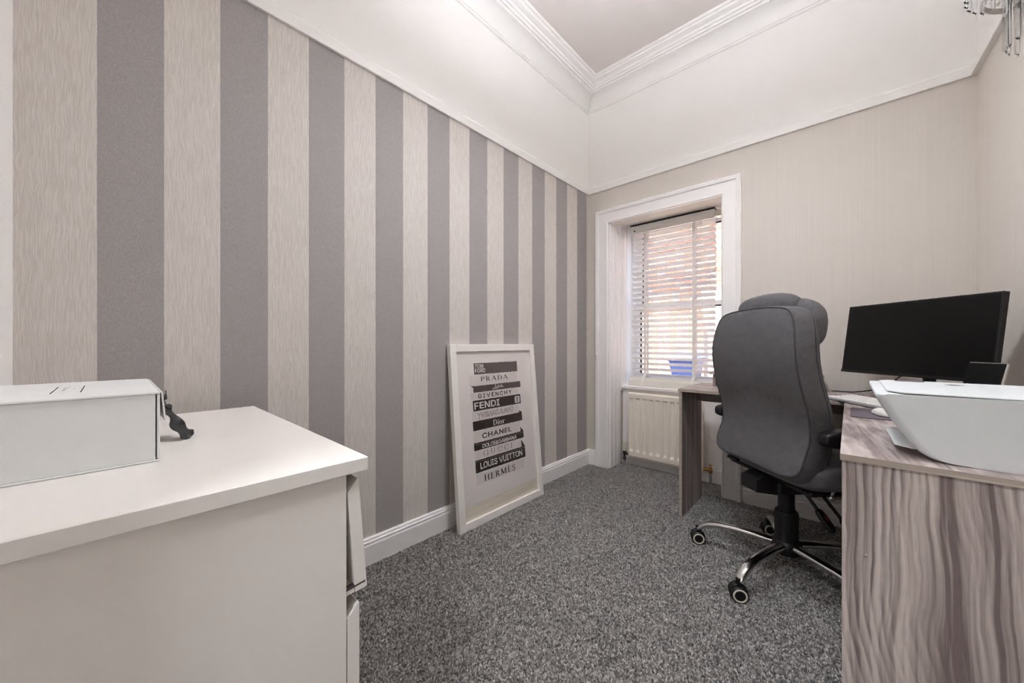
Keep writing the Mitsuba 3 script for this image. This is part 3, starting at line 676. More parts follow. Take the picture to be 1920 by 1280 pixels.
# a small roman (serif) alphabet drawn with strokes
TK, TN = 0.155, 0.055
def ln(x0, y0, x1, y1, w):
    return LineString([(x0, y0), (x1, y1)]).buffer(w / 2, cap_style='flat')
def srf(x, y, w=0.30):
    return sbox(x - w / 2, y - 0.001 if y < 0.5 else y - TN, x + w / 2, y + TN if y < 0.5 else y + 0.001)
def bowl(x, y0, y1, rx, half=None):
    cy, ry = (y0 + y1) / 2, (y1 - y0) / 2
    o = affinity.scale(Point(0, 0).buffer(1, 32), rx, ry)
    i = affinity.scale(Point(0, 0).buffer(1, 32), rx - TK, ry - TN)
    r = affinity.translate(o.difference(i), x, cy)
    if half == 'r':
        r = r.intersection(sbox(x, y0 - 1, x + 9, y1 + 1)).union(sbox(x - 0.2, y0, x, y0 + TN)).union(sbox(x - 0.2, y1 - TN, x, y1))
    return r
def glyph(c):
    if c == 'I':
        return unary_union([ln(.15, 0, .15, 1, TK), srf(.15, 0), srf(.15, 1)]), .30
    if c == 'P':
        return unary_union([ln(.16, 0, .16, 1, TK), srf(.16, 0), srf(.12, 1, .24), bowl(.32, .44, 1, .30, 'r')]), .64
    if c == 'R':
        return unary_union([ln(.16, 0, .16, 1, TK), srf(.16, 0), srf(.12, 1, .24), bowl(.32, .48, 1, .28, 'r'), ln(.34, .5, .66, 0, TK), sbox(.58, 0, .76, TN)]), .76
    if c == 'A':
        return unary_union([ln(.10, 0, .40, 1, TN * 1.2), ln(.42, 1, .74, 0, TK), sbox(.20, .30, .62, .30 + TN), srf(.10, 0, .24), srf(.74, 0, .26)]), .86
    if c == 'D':
        return unary_union([ln(.16, 0, .16, 1, TK), srf(.12, 0, .24), srf(.12, 1, .24), bowl(.34, 0, 1, .44, 'r')]), .80
    if c in 'CG':
        b = bowl(.44, -.01, 1.01, .44).difference(sbox(.62, .30, 1, .70))
        g = [b, sbox(.70, .66, .76, .98)]
        if c == 'G':
            g += [ln(.74, .06, .74, .42, TK), srf(.74, .44, .26)]
        return unary_union(g), .86
    if c == 'U':
        b = bowl(.42, 0, .8, .34).intersection(sbox(-1, -1, 2, .40))
        return unary_union([b, ln(.155, .38, .155, 1, TK), ln(.735, .38, .735, 1, TN * 1.2), srf(.155, 1), srf(.735, 1, .22)]), .86
    if c == 'H':
        return unary_union([ln(.15, 0, .15, 1, TK), ln(.67, 0, .67, 1, TK), sbox(.15, .48, .67, .48 + TN), *[srf(x, y) for x in (.15, .67) for y in (0, 1)]]), .82
    if c in 'EÈ':
        g = [ln(.16, 0, .16, 1, TK), sbox(0, 0, .58, TN), sbox(0, 1 - TN, .56, 1), sbox(.16, .48, .44, .48 + TN), sbox(.53, 0, .58, .22), sbox(.51, .78, .56, 1), sbox(.41, .38, .45, .62)]
        if c == 'È':
            g.append(ln(.20, 1.24, .36, 1.08, .08))
        return unary_union(g), .62
    if c == 'M':
        return unary_union([ln(.14, 0, .14, 1, TN * 1.3), ln(.14, 1, .46, .08, TK), ln(.46, .08, .80, 1, TN * 1.2), ln(.84, 0, .84, 1, TK), srf(.14, 0, .26), srf(.84, 0), srf(.10, 1, .2), srf(.88, 1, .2)]), 1.0
    if c == 'N':
        return unary_union([ln(.12, 0, .12, 1, TN * 1.2), ln(.14, 1, .70, 0, TK), ln(.72, 0, .72, 1, TN * 1.2), srf(.12, 0, .24), srf(.08, 1, .2), srf(.72, 1, .24)]), .84
    if c == 'S':
        t = np.linspace(0, 1, 40)
        up = [(.29 + .22 * math.cos(a), .745 + .235 * math.sin(a)) for a in np.radians(np.linspace(25, 262, 24))]
        dn = [(.30 + .24 * math.cos(a), .265 + .245 * math.sin(a)) for a in np.radians(np.linspace(82, -155, 24))]
        return unary_union([LineString(up + dn).buffer(.055, cap_style='flat'), ln(.32, .50, .22, .56, .15), ln(.30, .54, .44, .42, .15), sbox(.48, .70, .53, .95), sbox(.04, .05, .09, .32)]), .60
    if c in 'VY':
        if c == 'V':
            return unary_union([ln(.14, 1, .42, 0, TK), ln(.42, 0, .68, 1, TN * 1.2), srf(.13, 1, .28), srf(.68, 1, .22)]), .80
        return unary_union([ln(.12, 1, .40, .42, TK), ln(.40, .42, .66, 1, TN * 1.2), ln(.40, 0, .40, .46, TK), srf(.40, 0), srf(.12, 1, .26), srf(.66, 1, .22)]), .78
    if c == 'T':
        return unary_union([ln(.36, 0, .36, 1, TK), srf(.36, 0), sbox(.02, 1 - TN, .70, 1), sbox(.02, .80, .07, 1), sbox(.65, .80, .70, 1)]), .72
    if c == 'L':
        return unary_union([ln(.16, 0, .16, 1, TK), srf(.16, 1), sbox(0, 0, .58, TN), sbox(.53, 0, .58, .26)]), .60
    if c == 'o':
        return bowl(.32, -.01, .64, .31), .64
    if c == 'i':
        return unary_union([ln(.15, 0, .15, .62, TK), srf(.15, 0, .28), sbox(.03, .57, .15, .62), Point(.15, .83).buffer(.09)]), .30
    if c == 'r':
        return unary_union([ln(.15, 0, .15, .62, TK), srf(.15, 0, .30), sbox(.03, .57, .15, .62), ln(.2, .50, .36, .60, TN), Point(.40, .55).buffer(.08)]), .50
def roman(text, gap=0.12, squeeze=1.0, tails=None):
    x, parts = 0.0, []
    for c in text:
        if c == ' ':
            x += 0.35
            continue
        g, w = glyph(c)
        g = affinity.scale(g, squeeze, 1, origin=(0, 0))
        parts.append(affinity.translate(g, x, 0))
        x += w * squeeze + gap
    parts += tails or []
    return prism(unary_union(parts), 0, 0.01)
PAP, BLK = 'm_poster_paper', 'm_book_black'
put_text(meshkit.text_mesh('TOM', 0.02, bold=True), 1.398, 1.464, .850, .874, PAP)
put_text(meshkit.text_mesh('FORD', 0.02, bold=True), 1.398, 1.478, .825, .848, PAP)
put_text(roman('PRADA', 0.16), 1.436, 1.665, .773, .800, BLK)
put_text(spaced('GIVENCHY', 0.011, True), 1.409, 1.688, .679, .704, BLK)
put_text(meshkit.text_mesh('FENDI', 0.03, bold=True), 1.376, 1.577, .621, .659, PAP)
TK, TN = 0.12, 0.05
put_text(roman('YVESSAINTLAURENT', -0.03, 0.62, [ln(.22, .02, .14, -.38, .07), ln(5.55 * .62, 1.0, 5.55 * .62, 1.22, .06)]), 1.396, 1.693, .560, .604, 'm_print_grey')
TK, TN = 0.15, 0.055
put_text(roman('Dior', 0.07), 1.512, 1.608, .511, .544, PAP)
put_text(spaced('CHANEL', 0.006, True), 1.420, 1.665, .453, .482, BLK)
put_text(spaced('DOLCE&GABBANA', 0.0012, True), 1.416, 1.706, .4005, .423, PAP)
TK, TN = 0.10, 0.045
put_text(roman('GUCCI', 0.42), 1.420, 1.661, .354, .384, 'm_print_grey')
put_text(spaced('LOUIS VUITTON', 0.002, True), 1.391, 1.745, .289, .325, PAP)
TK, TN = 0.16, 0.075
put_text(roman('HERMÈS', 0.16), 1.415, 1.673, .217, .260, BLK)
# handwritten name on the third book: one pen line
pen = [(0, .1), (.6, 0), (.9, .55), (1.15, 1.0), (1.0, 1.05), (.8, .5), (.75, .12), (1.1, .1), (1.35, .25), (1.3, .45), (1.15, .35), (1.25, .15), (1.5, .2), (1.6, .45), (1.62, .15), (1.8, .15), (1.95, .45), (1.95, .15), (2.1, .4), (2.25, .95), (2.15, .9), (2.12, .2), (2.3, .12), (2.4, .35), (2.55, .2), (2.7, .45), (2.6, .2), (2.8, .3), (2.95, .45), (2.97, .15), (3.15, .3), (3.3, .9), (3.25, .2), (3.45, .4), (3.45, .15), (3.62, .45), (3.64, .15), (3.75, .42), (3.95, .15), (4.2, .3)]
pl = LineString(spline(pen, 240)).buffer(.05)
put_text(prism(unary_union([pl, ln(3.05, .72, 3.55, .80, .08), LineString([(-.3, -.2), (.2, -.28), (1.2, -.12), (2.2, -.22)]).buffer(.05)]), 0, .01), 1.525, 1.620, .720, .749, PAP)
# square emblem on the fifth book: a letter F and its upside-down twin
e = sbox(0, 0, 1, 1)
f1 = unary_union([sbox(.16, .52, .30, .84), sbox(.16, .70, .74, .84), sbox(.16, .52, .56, .62)])
f1 = unary_union([sbox(.18, .70, .70, .84), sbox(.56, .46, .70, .84), sbox(.30, .46, .70, .57)])
f2 = affinity.rotate(f1, 180, origin=(.48, .5))
put_text(prism(e.difference(unary_union([f1, f2])), 0, .01), 1.713, 1.756, .619, .659, PAP)

# ------------------------------------------------------------------ desk: two wings in an L
dk = thing('corner_desk', 'grey oak effect L-shaped corner desk against the right wall', 'desk')
DZ, DT = 0.732, 0.0145
DX0, DY0, DY1 = -0.722, 2.185, 2.630           # back wing
EX0, EY0 = -0.016, 1.158                       # right wing
EX1 = 0.438
add(dk + '__back_top', bx(DX0, EX0 + 0.0, DY0, DY1, DZ - DT, DZ, 0.0008), 'm_wood_x')
add(dk + '__right_top', bx(EX0, EX1 - 0.018, EY0, DY1, DZ - DT, DZ, 0.0008), 'm_wood_top')
add(dk + '__edge_band', bx(EX0, EX1 - 0.018, EY0 - 0.0012, EY0 - 0.0001, DZ - DT, DZ - 0.0003, 0), 'm_wood_edge', label='pale edge strip')
add(dk + '__edge_band', bx(DX0, EX0, DY0 - 0.0012, DY0 - 0.0001, DZ - DT, DZ - 0.0003, 0), 'm_wood_edge')
LX = DX0 + 0.006
add(dk + '__leg_panel', bx(LX, LX + 0.015, DY0 + 0.006, 2.566, 0.004, DZ - DT, 0.0006), 'm_wood_leg')
add(dk + '__edge_band', bx(LX, LX + 0.015, DY0 + 0.0045, DY0 + 0.0058, 0.004, DZ - DT, 0), 'm_wood_edge')
add(dk + '__back_rail', bx(LX + 0.015, EX0 + 0.2, 2.535, 2.55, 0.625, DZ - DT, 0.0006), 'm_wood_leg')
add(dk + '__end_panel', bx(EX0 + 0.003, EX1 - 0.022, EY0 + 0.008, EY0 + 0.023, 0.004, DZ - DT, 0.0006), 'm_wood')
add(dk + '__screw', lathe([(0.0, 0), (0.003, 0.0), (0.0032, 0.001), (0.001, 0.0016)], n=10).apply_transform(trimesh.transformations.rotation_matrix(math.pi / 2, [1, 0, 0])).apply_translation([0.028, EY0 + 0.0079, 0.505]), 'm_brushed')
add(dk + '__wall_rail', bx(EX1 - 0.036, EX1 - 0.022, EY0 + 0.023, 2.56, 0.40, DZ - DT, 0.0006), 'm_wood_leg')
add(dk + '__corner_leg', bx(EX1 - 0.20, EX1 - 0.022, 2.545, 2.56, 0.004, DZ - DT, 0.0006), 'm_wood_leg')
# raised shelf at the back of the desk
rs = thing('riser_shelf', 'low grey wood riser shelf standing on the desk behind the office chair', 'shelf')
add(rs + '__board', bx(-0.622, -0.100, 2.435, 2.625, 0.806, 0.820, 0.0008), 'm_wood_x')
add(rs + '__upright', bx(-0.607, -0.592, 2.452, 2.62, DZ + 0.0005, 0.806, 0.0006), 'm_wood_leg')
add(rs + '__upright', bx(-0.13, -0.115, 2.452, 2.62, DZ + 0.0005, 0.806, 0.0006), 'm_wood_leg')

# ------------------------------------------------------------------ monitor
mo = thing('computer_monitor', 'wide black flat computer monitor standing in the desk corner', 'monitor')
MC, MW, MH = np.array([0.177, 2.212, 1.012]), 0.556, 0.315
yaw, tilt = math.radians(-136.4), math.radians(7.5)
mn = np.array([math.cos(tilt) * math.cos(yaw), math.cos(tilt) * math.sin(yaw), math.sin(tilt)])
mr = np.array([-math.sin(yaw), math.cos(yaw), 0.0])
mu = np.cross(mn, mr)
def on_mon(m):
    return mapped(m, MC, mr, mu, mn)
add(mo + '__case', [on_mon(bx(-MW / 2, MW / 2, -MH / 2, MH / 2, -0.022, -0.001, 0.002)), on_mon(trimesh.convex.convex_hull(np.array([[x * a, y * a * 0.9, z] for x in (-MW * .42, MW * .42) for y in (-MH * .42, MH * .42) for a, z in ((1, -0.021), (0.75, -0.05))])))], 'm_black_plastic')
add(mo + '__screen', on_mon(bx(-MW / 2 + 0.007, MW / 2 - 0.007, -MH / 2 + 0.012, MH / 2 - 0.007, -0.0012, -0.0004, 0)), 'm_screen', label='dark switched-off screen')
add(mo + '__bottom_bezel', on_mon(bx(-MW / 2, MW / 2, -MH / 2, -MH / 2 + 0.011, -0.001, 0.001, 0.0005)), 'm_black_plastic')
bk = MC - mn * 0.05
bk2 = np.array([bk[0] + 0.03, bk[1] + 0.03, 0])
add(mo + '__stand_neck', tube([(bk[0] + 0.005, bk[1] + 0.005, 0.98), (bk2[0], bk2[1], 0.90), (bk2[0], bk2[1], 0.745)], 0.022, 12, flat=0.6), 'm_black_plastic', smooth=40)
add(mo + '__stand_foot', mapped(bx(-0.11, 0.11, -0.085, 0.085, 0, 0.010, 0.003), (bk2[0] - 0.045, bk2[1] - 0.045, DZ + 0.0005), mr, np.array([-mr[1], mr[0], 0]), np.array([0, 0, 1.0])), 'm_black_plastic')
add('monitor_cable', tube(spline([(0.168, 2.322, 0.850), (0.155, 2.37, 0.832), (0.128, 2.48, 0.785), (0.085, 2.58, 0.757), (0.016, 2.600, 0.7390), (-0.03, 2.605, 0.7372), (-0.07, 2.605, 0.7372)], 40), 0.0028, 8), 'm_black_plastic', smooth=True, label='thin black cable curling over the desk below the monitor', cat='cable')

# keyboard
kb = thing('keyboard', 'white keyboard with a grey underside lying on the desk before the monitor', 'keyboard')
kx = np.array([0.60, -0.80, 0]); ky = np.array([0.80, 0.60, 0]); kz = np.array([0, 0, 1.0])
tl = math.radians(5)
ky2 = ky * math.cos(tl) + kz * math.sin(tl); kz2 = kz * math.cos(tl) - ky * math.sin(tl)
ko = np.array([-0.083, 2.243, DZ + 0.007])
add(kb + '__body', mapped(bx(0, 0.285, 0, 0.122, -0.005, 0.004, 0.002), ko, kx, ky2, kz2), 'm_key_base')
add(kb + '__feet', [mapped(bx(x, x + 0.02, 0.10, 0.112, -0.010, -0.002, 0.001), ko, kx, ky2, kz2) for x in (0.02, 0.245)], 'm_key_base')
keym = bx(0, 0.0158, 0, 0.0158, 0, 0.004, 0.001)
for r in range(6):
    xs = [(0.006 + 0.0182 * c, 0.0158) for c in range(15)]
    if r == 0:
        xs = [(0.006, 0.0158), (0.0242, 0.0158), (0.0424, 0.0158), (0.0606, 0.020), (0.084, 0.092), (0.179, 0.020), (0.2024, 0.0158), (0.2206, 0.0158), (0.2388, 0.0158), (0.257, 0.0198)]
    for x, w in xs:
        add(kb + '__key', mapped(bx(x, x + w, 0.006 + 0.0190 * r, 0.006 + 0.0190 * r + 0.0158, 0.004, 0.0075, 0.001), ko, kx, ky2, kz2), 'm_key_white')

add('mouse_mat', mapped(prism(sbox(0, 0, 0.21, 0.245).buffer(-0.012).buffer(0.012, 6), 0, 0.003), (0.002, 1.758, DZ + 0.0003), np.array([1, -0.015, 0]), np.array([0.015, 1, 0]), kz), 'm_mat_grey', label='dark grey mouse mat on the desk beside the printer', cat='mouse mat')
def superell(a, b, c, e1, e2, n=28, m=40):
    et = np.linspace(-np.pi / 2, np.pi / 2, n)
    om = np.linspace(-np.pi, np.pi, m, endpoint=False)
    cs = lambda t, e: np.sign(np.cos(t)) * np.abs(np.cos(t)) ** e
    sn = lambda t, e: np.sign(np.sin(t)) * np.abs(np.sin(t)) ** e
    rings = [np.stack([a * cs(h, e1) * cs(om, e2), b * cs(h, e1) * sn(om, e2), c * sn(h, e1) * np.ones(m)], 1) for h in et[1:-1]]
    return loft(rings)
mm = thing('computer_mouse', 'white computer mouse lying on the dark mouse mat', 'mouse')
mx = np.array([0.95, 0.31, 0]); my = np.array([-0.31, 0.95, 0])
mbase = np.array([0.098, 1.853, DZ + 0.0036])
b = superell(0.033, 0.056, 0.021, 0.8, 0.75)
b = trimesh.intersections.slice_mesh_plane(b, [0, 0, 1], [0, 0, 0.0], cap=False)
add(mm + '__shell', mapped(b, mbase + [0, 0, 0.003], mx, my, kz), 'm_key_white', smooth=40)
add(mm + '__base', mapped(prism(affinity.scale(Point(0, 0).buffer(1, 16), 0.031, 0.054), 0, 0.003), mbase, mx, my, kz), 'm_key_base')

# ------------------------------------------------------------------ printer
pt = thing('printer', 'white compact printer with a curved undercut front on the desk end', 'printer')
PX1, PY0, PY1, PZ = 0.405, 1.205, 1.610, DZ + 0.0005
prof = [(0.051, 0.878), (0.046, 0.872), (0.050, 0.855), (0.0585, 0.838), (0.069, 0.818), (0.082, 0.796), (0.096, 0.775), (0.108, 0.757), (0.119, 0.745), (0.133, 0.7375), (0.152, PZ + 0.0015), (0.19, PZ), (0.395, PZ), (PX1, PZ + 0.01), (PX1, 0.865), (0.398, 0.874), (0.385, 0.878)]
pf = Polygon(prof)
outer = np.array(spline(prof[:12], 46).tolist() + prof[12:])
outer = outer[1:]
def printer_ring(y, inset):
    q = outer.copy()
    q[:, 0] += inset * np.clip((0.20 - q[:, 0]) / 0.08, 0, 1)      # only the curved front turns round the corner
    return np.stack([q[:, 0], np.full(len(q), y), q[:, 1]], 1)
rr = 0.020
ys = [(PY0 + rr * (1 - math.cos(math.radians(a))), rr * (1 - math.sin(math.radians(a)))) for a in (0, 20, 40, 60, 90)]
rings = [printer_ring(y, i) for y, i in ys] + [printer_ring(PY0 + PY1 - y, i) for y, i in ys[::-1]]
add(pt + '__body', loft(rings), 'm_printer', smooth=50)
add(pt + '__scanner_lid', trimesh.convex.convex_hull(np.array([[x, y, z] for x, y in ((0.092, PY0 + 0.004), (0.066, PY0 + 0.045), (0.066, PY1 - 0.045), (0.085, PY1 - 0.006), (PX1 - 0.006, PY0 + 0.004), (PX1 - 0.006, PY1 - 0.006)) for z in (0.8775, 0.8796)])), 'm_printer')
add(pt + '__control_panel', bx(0.100, 0.158, PY1 - 0.050, PY1 - 0.015, 0.8796, 0.8803, 0.0003), 'm_mat_grey', label='small dark control panel')
add(pt + '__emblem', mapped(prism(Point(0, 0).buffer(0.016, 12).difference(Point(0, 0).buffer(0.0125, 12)).union(sbox(-0.006, -0.009, -0.003, 0.009)).union(sbox(0.002, -0.009, 0.005, 0.006)), 0, 0.0003), (0.205, 1.508, 0.8797), np.array([0, -1.0, 0]), np.array([1.0, 0, 0]), np.array([0, 0, 1.0])), 'm_print_grey', label='small grey round emblem')
add(pt + '__output_tray', [trimesh.convex.convex_hull(np.array([[x, y, z] for x, y, z in ((0.079, 1.262, 0.752), (0.079, 1.262, 0.7495), (0.076, 1.490, 0.752), (0.076, 1.490, 0.7495), (0.16, 1.235, 0.7515), (0.16, 1.235, 0.749), (0.16, 1.50, 0.7515), (0.16, 1.50, 0.749), (0.105, 1.238, 0.752), (0.105, 1.238, 0.7495))]))], 'm_printer', label='thin white output tray')

# small tablet behind the printer
tb = thing('small_tablet', 'small black tablet with a silver edge propped up behind the printer', 'tablet')
tn = np.array([-0.70, -0.69, 0.0]) * math.cos(math.radians(17)) + np.array([0, 0, 1.0]) * math.sin(math.radians(17))
tr = np.array([0.70, -0.715, 0.0]); tr /= np.linalg.norm(tr)
tn -= tr * (tn @ tr); tn /= np.linalg.norm(tn)
tu = np.cross(tn, tr)
if tu[2] < 0:
    tu = -tu
TW, TH = 0.095, 0.195
to = np.array([0.288, 1.90, 0.931]) - tu * TH
def on_tab(m):
    return mapped(m, to, tr, tu, np.cross(tr, tu))
add(tb + '__case', on_tab(bx(0, TW, 0, TH, -0.010, -0.0006, 0.003)), 'm_brushed')
add(tb + '__screen', on_tab(bx(0.002, TW - 0.003, 0.003, TH - 0.003, -0.0006, 0.0, 0.0002)), 'm_screen')
add(tb + '__stand', on_tab(trimesh.convex.convex_hull(np.array([[x, y, z] for x in (0.02, 0.075) for y, z in ((0.09, -0.010), (0.10, -0.010), (0.033, -0.098), (0.031, -0.106))]))), 'm_brushed')

# ------------------------------------------------------------------ office chair
oc = thing('office_chair', 'dark grey fabric office armchair on a chrome five-star base with castors', 'chair')
C0, PHI = np.array([-0.2, 1.97, 0.0]), math.radians(48)
cf = np.array([math.cos(PHI), math.sin(PHI), 0]); cl = np.array([-cf[1], cf[0], 0])
def oc_w(m):
    return mapped(m, C0, cf, cl, np.array([0, 0, 1.0]))
zt = np.array([.486, .50, .56, .62, .68, .74, .80, .86, .92, .98, 1.04, 1.10, 1.135])
bt = np.array([-.172, -.165, -.146, -.125, -.124, -.136, -.153, -.167, -.176, -.178, -.172, -.163, -.156])
from scipy.interpolate import CubicSpline
bcurve = CubicSpline(zt, bt)
def back_outline(n=120):
    zr = [.56, .62, .68, .74, .80, .86, .92, .98, 1.04, 1.09]
    hr = [.236, .236, .239, .242, .242, .239, .237, .234, .225, .209]
    right = [(0.10, .4865), (0.19, .490), (0.222, .504)] + [(h, z) for h, z in zip(hr, zr)] + [(0.190, 1.115), (0.150, 1.130), (0.08, 1.137)]
    pts = right + [(-a, z) for a, z in right[::-1]]
    p = np.array(pts + [pts[0]])
    t = np.r_[0, np.cumsum(np.linalg.norm(np.diff(p, axis=0), axis=1))]
    cs = CubicSpline(t, p, bc_type='periodic')
    return cs(np.linspace(0, t[-1], n, endpoint=False))
OUT = back_outline()
cen = np.array([0.0, 0.82])
tt = np.roll(OUT, -1, 0) - np.roll(OUT, 1, 0)
nn = np.stack([tt[:, 1], -tt[:, 0]], 1); nn /= np.linalg.norm(nn, axis=1, keepdims=True)
if np.sum((OUT - cen) * nn) < 0:
    nn = -nn
def back_ring(depth, inset=0.0, scale=1.0):
    q = (OUT - nn * inset - cen) * scale + cen
    x = bcurve(np.clip(q[:, 1], .486, 1.14)) + depth
    low = np.clip((0.66 - q[:, 1]) / 0.17, 0, 1) ** 2
    return np.stack([x, q[:, 0], q[:, 1] - low * 0.55 * max(depth, 0)], 1)
rings = [back_ring(-0.010, 0, s) for s in (0.02, 0.3, 0.6)] + [back_ring(-0.008, 0, 0.85), back_ring(-0.002, 0.003, 0.985), back_ring(0.002, 0.0), back_ring(0.02, -0.004), back_ring(0.05, -0.006), back_ring(0.078, -0.003), back_ring(0.088, 0.004)]
add(oc + '__backrest', oc_w(loft(rings)), 'm_fabric', smooth=50)
rings = [back_ring(0.080, 0.010), back_ring(0.092, 0.004), back_ring(0.108, 0.010), back_ring(0.122, 0.03), back_ring(0.130, 0.07)] + [back_ring(0.134, 0.07, s) for s in (0.7, 0.4, 0.05)]
add(oc + '__back_cushion', oc_w(loft(rings)), 'm_fabric', smooth=60)
add(oc + '__piping', oc_w(tube(back_ring(0.0005, 0.001), 0.0028, 8, up=(1, 0, 0), close=True)), 'm_piping', smooth=True)
add(oc + '__piping', oc_w(tube(back_ring(0.087, 0.001), 0.0022, 6, up=(1, 0, 0), close=True)), 'm_fabric', smooth=True)
def pillow(a, b, c, x, z, e1=0.7, e2=0.6, lump=0.004, taper=0):
    m = superell(a, b, c, e1, e2, 36, 64)
    v = m.vertices
    v = v + (meshkit.fbm(v * 22 + 5, 3)[:, None] - 0.5) * lump * 2 * v / np.linalg.norm(v, axis=1, keepdims=True)
    v[:, 0] *= 1 + 0.45 * np.clip(v[:, 2] / c, -1, 0) * (taper if taper else 0)
    m.vertices = v + [x, 0, z]
    return m
add(oc + '__head_pillow', [oc_w(pillow(0.058, 0.212, 0.118, -0.046, 1.062, taper=1)), oc_w(pillow(0.052, 0.150, 0.075, -0.085, 1.125))], 'm_fabric', smooth=60)
add(oc + '__lumbar_pad', oc_w(pillow(0.045, 0.20, 0.10, -0.005, 0.66)), 'm_fabric', smooth=60)
add(oc + '__seat', oc_w(pillow(0.275, 0.262, 0.058, 0.135, 0.486, 0.5, 0.32, 0.003)), 'm_fabric', smooth=60)
add(oc + '__seat', oc_w(pillow(0.235, 0.235, 0.040, 0.165, 0.540, 0.6, 0.4, 0.003)), 'm_fabric', smooth=60)
add(oc + '__seat_base', oc_w(bx(-0.10, 0.34, -0.22, 0.22, 0.418, 0.436, 0.006)), 'm_black_plastic')
for s in (-1, 1):
    k = add(oc + '__armrest', oc_w(superell(0.185, 0.036, 0.034, 0.55, 0.55).apply_translation([0.06, s * 0.285, 0.652])), 'm_black_plastic', smooth=50)
    add(k + '__arm_bracket', oc_w(tube([(0.16, s * 0.20, 0.432), (0.16, s * 0.27, 0.436), (0.155, s * 0.288, 0.50), (0.13, s * 0.288, 0.60), (0.12, s * 0.285, 0.64)], 0.020, 10, up=(1, 0, 0.2))), 'm_black_plastic', smooth=50)
add(oc + '__tilt_mechanism', [oc_w(bx(-0.10, 0.13, -0.075, 0.075, 0.372, 0.420, 0.008)), oc_w(bx(-0.06, 0.06, -0.05, 0.05, 0.355, 0.375, 0.006))], 'm_black_plastic')
add(oc + '__back_bracket', [oc_w(trimesh.convex.convex_hull(np.array([[x, y, z] for y in (-0.045, 0.045) for x, z in ((-0.175, 0.372), (-0.08, 0.356), (-0.175, 0.420), (-0.08, 0.43), (-0.13, 0.44))]))), oc_w(bx(-0.16, -0.09, 0.10, 0.16, 0.455, 0.466, 0.003))], 'm_black_plastic')
add(oc + '__gas_column', oc_w(lathe([(0.028, 0.268), (0.030, 0.270), (0.030, 0.362), (0.02, 0.365)], n=28)), 'm_black_plastic', smooth=40)
add(oc + '__column_cover', oc_w(lathe([(0.042, 0.140), (0.043, 0.150), (0.043, 0.262), (0.0405, 0.270), (0.028, 0.2705)], n=28)), 'm_black_plastic', smooth=40)
def lever(p0, p1, w):
    a, b = np.array(p0), np.array(p1)
    d = (b - a) / np.linalg.norm(b - a)
    m = a + (b - a) * 0.55
    side = np.cross(d, [0, 0, 1.0]); side /= np.linalg.norm(side)
    upv = np.cross(side, d)
    pad = superell(0.045, 0.022, 0.010, 0.5, 0.6, 16, 24)
    return tube([a, a + (b - a) * 0.3, b - d * 0.03], 0.0068, 8), mapped(pad, b, d, side, upv), mapped(bx(-0.016, 0.004, -0.005, 0.005, 0.0094, 0.0104, 0), b, d, side, upv)
bsdf('m_red', rgb(150, 30, 40), 0.4, 0.5)
for p0, p1 in (((0.02, -0.05, 0.39), (0.055, -0.125, 0.282)), ((0.08, -0.06, 0.39), (0.135, -0.15, 0.252))):
    r_, p_, i_ = lever(p0, p1, 0.02)
    k = add(oc + '__lever', oc_w(trimesh.util.concatenate([r_, p_])), 'm_black_plastic', smooth=40)
    add(k + '__marking', oc_w(i_), 'm_red', label='red marking')
add(oc + '__footrest_rail', oc_w(tube([(-0.03, -0.235, 0.422), (0.1, -0.235, 0.422), (0.36, -0.235, 0.422)], 0.007, 10)), 'm_brushed', smooth=True)
add(oc + '__footrest_rail', oc_w(tube([(-0.03, 0.235, 0.422), (0.1, 0.235, 0.422), (0.36, 0.235, 0.422)], 0.007, 10)), 'm_brushed', smooth=True)
add(oc + '__rail_cap', oc_w(trimesh.creation.icosphere(2, 0.0115).apply_translation([-0.035, -0.235, 0.422])), 'm_brushed', smooth=True)
add(oc + '__footrest_strut', oc_w(tube([(-0.035, -0.235, 0.425), (-0.028, -0.24, 0.455), (-0.02, -0.245, 0.487)], 0.0055, 8)), 'm_brushed', smooth=True)
add(oc + '__hub', oc_w(lathe([(0.02, 0.088), (0.050, 0.092), (0.056, 0.110), (0.054, 0.132), (0.046, 0.146), (0.040, 0.150), (0.02, 0.151)], n=32)), 'm_black_plastic', smooth=40)
